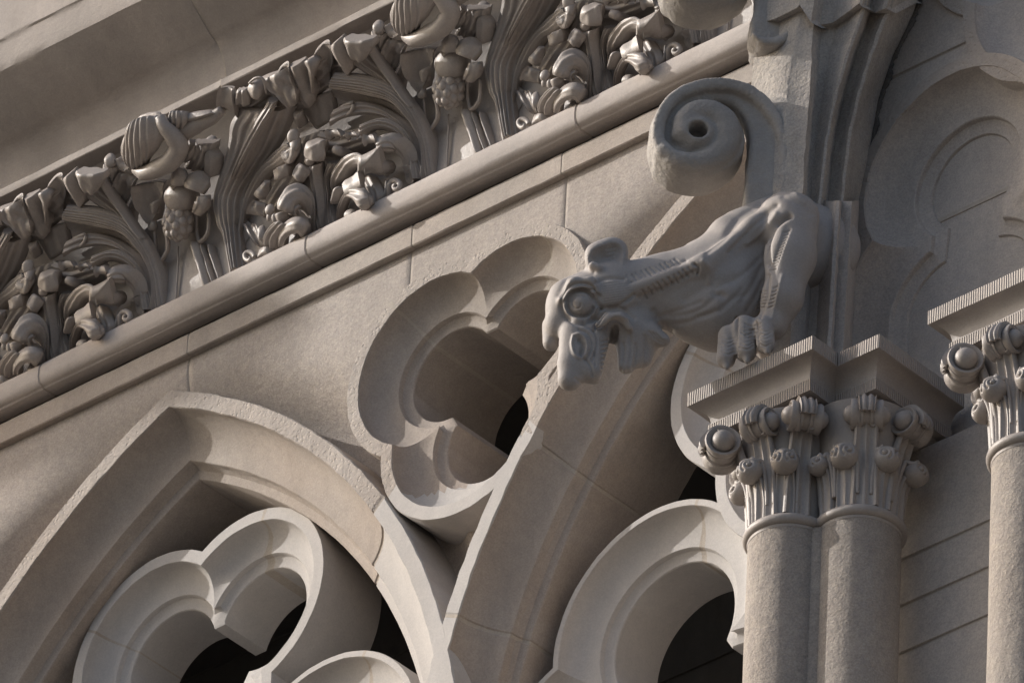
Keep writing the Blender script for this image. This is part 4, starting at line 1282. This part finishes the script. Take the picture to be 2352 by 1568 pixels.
    # --- small foliage between the two big leaves
    leaf(par, "leaf", [c3(985, 1125, .0), c3(968, 850, .035), c3(905, 580, .075), c3(850, 440, .11)], [c3(1062, 1095, .0), c3(1035, 850, .04), c3(1000, 560, .085), c3(985, 410, .12)], .020, 2, .006, .03, n=24)
    leaf(par, "leaf", [c3(1058, 1100, .0), c3(1045, 850, .035), c3(1035, 560, .07), c3(1060, 400, .10)], [c3(1185, 1035, .0), c3(1112, 760, .03), c3(1115, 560, .06), c3(1200, 390, .09)], .016, 3, .006, .03, n=24)
    leaf(par, "lobe", [c3(698, 540, .15), c3(720, 460, .155), c3(775, 392, .15)], [c3(810, 620, .11), c3(860, 540, .12), c3(900, 470, .12)], .006, 1, .004, .03, wave=.01)
    leaf(par, "curl", [c3(995, 1130, .0), c3(962, 900, .045), c3(885, 700, .085), c3(780, 612, .11), c3(680, 645, .125), c3(600, 760, .13), c3(566, 885, .13)],
         [c3(880, 1150, .0), c3(872, 1000, .045), c3(835, 835, .10), c3(765, 780, .135), c3(695, 800, .15), c3(645, 870, .155), c3(615, 905, .15)], .020, 2, .006, .035, n=32, K=21)
    leaf(par, "curl", [c3(870, 1160, .02), c3(850, 1050, .06), c3(770, 975, .09), c3(705, 930, .12), c3(700, 860, .13), c3(760, 820, .125)], [c3(835, 1190, .02), c3(815, 1085, .05), c3(760, 1035, .075), c3(740, 960, .10), c3(760, 900, .11), c3(800, 860, .11)], .012, 1, .003, .03)
    knob(par, "lobe", c3(470, 885, .13), 11, 12); knob(par, "lobe", c3(462, 960, .12), 9, 10); knob(par, "lobe", c3(520, 970, .125), 8, 11)
    leaf(par, "lobe", [c3(500, 940, .13), c3(520, 990, .12), c3(560, 1040, .10)], [c3(640, 890, .13), c3(650, 950, .12), c3(640, 1030, .10)], .014, 1, .003, .03, n=12)
    leaf(par, "curl", [c3(400, 1230, .05), c3(440, 1110, .09), c3(520, 1020, .12), c3(590, 1020, .12)], [c3(520, 1320, .04), c3(530, 1190, .09), c3(590, 1100, .12), c3(650, 1050, .125)], .018, 3, .006, .04, n=20, K=21)
    leaf(par, "curl", [c3(530, 1250, .06), c3(570, 1130, .11), c3(665, 1055, .135), c3(770, 1040, .13), c3(840, 1110, .10), c3(860, 1190, .04)], [c3(660, 1270, .03), c3(660, 1190, .07), c3(710, 1130, .09), c3(770, 1110, .09), c3(815, 1140, .07), c3(830, 1190, .03)], .016, 2, .004, .03, n=26, K=17)
    knob(par, "lobe", c3(762, 1212, .055), 12, 12); knob(par, "lobe", c3(382, 1130, .06), 10, 20, 6)
    spiral(par, "curl", c3(250, 1385, .05), 14, 1.1, 6, 1)
    leaf(par, "lobe", [c3(340, 1330, .06), c3(430, 1260, .07), c3(500, 1330, .05)], [c3(350, 1410, .03), c3(430, 1390, .04), c3(520, 1370, .03)], .012, 1, .003, .03, n=14)
    leaf(par, "leaf", [c3(105, 1460, .0), c3(175, 900, .02), c3(285, 560, .04), c3(470, 330, .075), c3(640, 180, .12)], [c3(205, 1000, .02), c3(295, 720, .05), c3(440, 500, .085), c3(590, 390, .125), c3(700, 270, .155)], .012, 3, .006, .03, n=28, K=21)
    knob(par, "lobe", c3(718, 118, .155), 14, 15); knob(par, "lobe", c3(735, 200, .15), 13, 18)
    leaf(par, "lobe", [c3(620, 395, .155), c3(660, 310, .16), c3(690, 210, .165)], [c3(670, 440, .12), c3(760, 320, .14), c3(780, 200, .15)], .006, 1, .004, .05, wave=.018, n=16)
    leaf(par, "lobe", [c3(490, 470, .135), c3(500, 530, .13), c3(510, 595, .12)], [c3(640, 400, .14), c3(660, 460, .13), c3(660, 545, .115)], .010, 1, .004, .045, wave=.015, n=14)
    leaf(par, "lobe", [c3(300, 745, .12), c3(320, 690, .125), c3(400, 600, .125)], [c3(420, 800, .085), c3(455, 700, .10), c3(470, 600, .11)], .008, 1, .004, .045, wave=.015, n=14)
    leaf(par, "lobe", [c3(215, 935, .10), c3(250, 850, .11), c3(310, 780, .11)], [c3(420, 975, .075), c3(415, 890, .09), c3(430, 820, .095)], -.010, 1, .005, .04, wave=.015, n=14, lip=.010)
    m = MB(); p = FB(*c3(970, 255, .14)); m.ico(p, 1, 4, (.046, .034, .048)); m.rough(.020, 22, 4.0); m.build("lobe", M['frieze'], par, angle=180)
    knob(par, "lobe", c3(890, 350, .12), 14, 18, rough=.012)
    rope(par, "stem", [c3(1140, 250, .13), c3(1200, 275, .12), c3(1300, 310, .07)], [9, 11, 10])
    leaf(par, "curl", [c3(1105, 720, .03), c3(1148, 480, .07), c3(1245, 350, .105), c3(1360, 303, .12), c3(1480, 350, .12)], [c3(1185, 640, .04), c3(1230, 555, .085), c3(1300, 450, .12), c3(1390, 400, .145), c3(1460, 470, .15)], .020, 3, .005, .03, n=26, K=21)
    leaf(par, "lobe", [c3(1218, 600, .145), c3(1395, 475, .155), c3(1590, 255, .175)], [c3(1250, 650, .11), c3(1450, 525, .115), c3(1650, 510, .10)], .004, 1, .003, .05, wave=.008, n=18)
    rope(par, "curl", [c3(1560, 420, .12), c3(1640, 440, .09), c3(1720, 440, .03)], [17, 18, 15])
    leaf(par, "curl", [c3(1175, 1035, .0), c3(1182, 860, .045), c3(1248, 720, .095), c3(1350, 648, .125), c3(1450, 650, .13), c3(1500, 725, .125)], [c3(1225, 1015, .0), c3(1232, 880, .04), c3(1285, 765, .09), c3(1345, 795, .125), c3(1390, 850, .14), c3(1490, 790, .135)], .014, 2, .005, .03, n=28, K=19)
    leaf(par, "lobe", [c3(1390, 840, .12), c3(1420, 880, .09), c3(1440, 920, .05)], [c3(1500, 760, .12), c3(1560, 820, .09), c3(1570, 860, .05)], .012, 1, .002, .03, n=12)
    leaf(par, "leaf", [c3(1400, 560, .07), c3(1510, 720, .07), c3(1590, 840, .055)], [c3(1560, 520, .07), c3(1650, 700, .07), c3(1640, 820, .055)], .016, 2, .004, .03, n=18)
    leaf(par, "leaf", [c3(1120, 800, .05), c3(1130, 700, .08), c3(1170, 640, .09)], [c3(1180, 830, .05), c3(1210, 720, .08), c3(1240, 650, .09)], .016, 1, .003, .03, n=12)
    knob(par, "lobe", c3(1312, 942, .055), 13, 14); knob(par, "lobe", c3(1690, 480, .05), 8, 14)
    leaf(par, "stem", [c3(1640, 800, .05), c3(1665, 700, .06), c3(1680, 580, .05)], [c3(1660, 800, .05), c3(1700, 690, .06), c3(1720, 570, .05)], .008, 1, .001, .025, n=10, K=7)
    spiral(par, "curl", c3(1785, 640, .07), 14, 1.2, 6.5, -1, c3(1722, 790, .04))
    knob(par, "lobe", c3(1790, 640, .075), 8, 8)
    leaf(par, "web", [c3(640, 190, .08), c3(560, 420, .05), c3(420, 640, .03), c3(300, 900, .02)], [c3(1000, 60, .11), c3(930, 320, .07), c3(760, 600, .04), c3(560, 860, .03)], .012, 4, .005, .03, n=20, K=25)
    leaf(par, "web", [c3(1000, 330, .07), c3(1180, 330, .06), c3(1330, 280, .06), c3(1560, 180, .07)], [c3(960, 60, .11), c3(1120, 90, .10), c3(1300, 60, .10), c3(1500, 20, .11)], .010, 3, .005, .03, n=20, K=21)
    leaf(par, "lobe", [r1(1230, 1130, .10), r1(1280, 1040, .13), r1(1300, 960, .15)], [r1(1390, 1150, .08), r1(1440, 1060, .10), r1(1460, 960, .13)], .024, 3, .005, .04, n=16, wave=.015)
    leaf(par, "lobe", [r1(1180, 1080, .14), r1(1200, 1020, .16), r1(1260, 960, .17)], [r1(1270, 1100, .12), r1(1310, 1040, .14), r1(1330, 980, .15)], .016, 2, .004, .04, n=14, wave=.015)
    leaf(par, "leaf", [r1(690, 1300, .10), r1(700, 1200, .13), r1(690, 1110, .165)], [r1(790, 1330, .09), r1(790, 1220, .12), r1(800, 1120, .155)], .016, 2, .005, .035, n=16, wave=.015)
    leaf(par, "lobe", [c3(170, 1000, .05), c3(210, 1100, .06), c3(290, 1230, .05)], [c3(300, 1000, .04), c3(350, 1100, .05), c3(380, 1240, .04)], -.012, 2, .004, .03, n=14, wave=.008)
    leaf(par, "lobe", [c3(740, 680, .05), c3(850, 900, .03), c3(880, 1080, .015)], [c3(560, 820, .04), c3(640, 1000, .03), c3(700, 1150, .015)], .010, 2, .004, .025, n=14)
    # --- the cluster itself: cone, bud, big curl, ragged leaf, stems
    p = FB(*r1(1200, 1492, .075)); m = MB()
    m.ico(p, 1, 4, (.053, .051, .068))
    for k in range(38):
        zz = 1 - 2*(k + .5)/38; a = k*2.39996; rr = math.sqrt(1 - zz*zz)
        m.ico(p + np.array(((.046*rr*math.cos(a)), .044*rr*math.sin(a), .058*zz)), 1, 2, (.0165, .0165, .021))
    m.rough(.002, 50); m.build("pinecone", M['frieze'], par, angle=60)
    p = FB(*r1(1225, 1315, .085)); m = MB(); m.ico(p, 1, 4, (.072, .060, .066)); m.rough(.007, 14, 8.0); m.build("bud", M['frieze'], par, angle=180)
    for L, R, cw in (([r1(1108, 1290, .12), r1(1105, 1240, .14), r1(1140, 1200, .155)], [r1(1160, 1330, .13), r1(1165, 1260, .155), r1(1200, 1240, .16)], -.012),
                     ([r1(1140, 1250, .15), r1(1150, 1180, .165), r1(1180, 1130, .16)], [r1(1230, 1250, .155), r1(1250, 1180, .16), r1(1240, 1130, .15)], .012),
                     ([r1(1240, 1260, .15), r1(1250, 1190, .155), r1(1300, 1150, .14)], [r1(1350, 1300, .14), r1(1400, 1230, .13), r1(1410, 1170, .11)], .020),
                     ([r1(1290, 1440, .10), r1(1320, 1380, .135), r1(1335, 1320, .14)], [r1(1390, 1430, .07), r1(1415, 1380, .09), r1(1420, 1310, .10)], .016)):
        leaf(par, "petal", L, R, cw, 1, .003, .03, n=14, wave=.008, lip=.008)
    leaf(par, "curl", [r1(905, 855, .25), r1(845, 905, .245), r1(812, 985, .225), r1(820, 1050, .18), r1(870, 1080, .13)], [r1(1075, 772, .275), r1(1085, 830, .285), r1(1095, 920, .275), r1(1060, 1010, .23), r1(990, 1065, .17)], .052, 8, .0045, .05, n=30, K=49)
    leaf(par, "curl", [r1(905, 855, .25), r1(960, 800, .262), r1(1075, 772, .272)], [r1(900, 870, .22), r1(965, 790, .22), r1(1080, 750, .23)], .01, 2, .003, .04, n=16)
    rope(par, "curl", [r1(1075, 785, .285), r1(1105, 850, .285), r1(1165, 920, .26), r1(1200, 990, .235), r1(1150, 1080, .22), r1(1060, 1130, .21), r1(970, 1165, .20), r1(912, 1140, .19)], [12, 15, 20, 22, 22, 20, 16, 11], n=44, k=14)
    rope(par, "curl", [r1(800, 1060, .16), r1(830, 1110, .15), r1(880, 1130, .15), r1(900, 1110, .16)], [10, 13, 12, 9])
    knob(par, "lobe", r1(740, 1080, .17), 14, 17); 
    leaf(par, "lobe", [r1(1115, 850, .24), r1(1120, 800, .26), r1(1140, 745, .255)], [r1(1240, 870, .23), r1(1255, 800, .25), r1(1240, 745, .25)], .014, 4, .005, .04, n=14, K=25)
    rope(par, "stem", [r1(1200, 900, .20), r1(1300, 850, .20), r1(1430, 790, .20), r1(1490, 740, .2)], [22, 20, 15, 10], n=22, k=12)
    leaf(par, "lobe", [r1(1260, 830, .23), r1(1330, 810, .23), r1(1440, 765, .23)], [r1(1250, 770, .24), r1(1320, 760, .24), r1(1400, 750, .235)], .008, 1, .003, .03, n=12)
    leaf(par, "leaf", [r1(768, 1300, .12), r1(766, 1220, .145), r1(800, 1160, .155)], [r1(835, 1400, .08), r1(890, 1270, .12), r1(915, 1190, .15)], -.012, 2, .006, .03, wave=.018, lip=.012)
    leaf(par, "leaf", [r1(850, 1560, .04), r1(850, 1430, .06), r1(890, 1320, .085)], [r1(880, 1555, .04), r1(895, 1430, .065), r1(935, 1330, .09)], .012, 1, .002, .03, n=14)
    leaf(par, "leaf", [r1(898, 1250, .135), r1(915, 1360, .105), r1(960, 1440, .08), r1(1010, 1500, .065)], [r1(1110, 1225, .135), r1(1095, 1330, .11), r1(1070, 1400, .09), r1(1050, 1480, .07)], -.026, 1, .004, .03, wave=.018, lip=.014)
    knob(par, "lobe", r1(1028, 1512, .055), 13, 14)
    leaf(par, "lobe", [r1(1000, 1370, .10), r1(1020, 1440, .08)], [r1(1085, 1330, .10), r1(1070, 1440, .08)], .012, 1, .003, .03, n=10)
    rope(par, "stem", [r4(1035, 190, .05), r4(1045, 300, .035), r4(1055, 410, .025), r4(1100, 385, .035), r4(1128, 320, .05), r4(1120, 240, .065), r4(1100, 180, .07)], [3.5, 4, 5, 5, 5, 4.5, 4], n=40)
    rope(par, "stem", [r4(1322, 90, .05), r4(1322, 180, .035), r4(1340, 275, .03), r4(1390, 235, .045), r4(1405, 150, .055), r4(1400, 80, .06)], [4, 4, 5, 5, 4.5, 4], n=36)
    leaf(par, "stem", [r4(1060, 415, .02), r4(1075, 520, .015), r4(1062, 730, .008)], [r4(1095, 405, .02), r4(1112, 520, .015), r4(1098, 712, .008)], .014, 1, .003, .02, n=14, K=9)
    rope(par, "stem", [r4(1198, 310, .02), r4(1195, 480, .012), r4(1180, 680, .006)], [2.4, 2.2, 2.6], n=16)
    leaf(par, "stem", [r4(1275, 280, .03), r4(1320, 420, .02), r4(1368, 600, .01)], [r4(1315, 280, .04), r4(1362, 420, .028), r4(1412, 588, .014)], .012, 1, .003, .03, n=14, K=9)

frz = thing("carved_foliage", "", "carved foliage", (-1.5, -.15, 1.0), "carved foliage clusters along the frieze")
foliage_unit(frz)
PERIOD = 1.288
labs = {0: "carved foliage cluster whose pinecone hangs above the left arch, half in shade",
        -1: "carved foliage cluster cut off by the left edge of the photo, in shade",
        1: "carved foliage cluster whose pinecone hangs over the trefoil opening",
        2: "carved foliage cluster at the frieze's right end, partly behind the scroll crocket"}
frz['label'] = labs[0]
for k in (-1, 1, 2):
    c = copy_tree(frz); c.location = (-1.5 + PERIOD*k, -.15, 1.0); c['label'] = labs[k]
# ------------------------------------------------------------------ added unseen turret out of frame, shaped to shade the upper left wall
poly = [(-900, 1560), (-300, 1235), (0, 1118), (264, 1006), (430, 938), (560, 872), (690, 765), (735, 708), (600, 668), (400, 640), (200, 600), (0, 560), (-900, 420)]
A_ = np.array([U(x, y, YW) + SUN*11.5 for x, y in poly]); B_ = A_ + SUN*1.6
m = MB(); m.grid(np.array([A_, B_]), cv=True)
for q in (A_, B_):
    b = m.n(); m.v.extend(map(tuple, q.tolist())); m.f.append(tuple(range(b, b + len(q)))); m.m.append(0)
o_ = m.build("shade_blocker", M['corn'], origin=A_.mean(0)); tag(o_, "added unseen turret on the neighbouring bay, outside the picture to the left", "blocker")
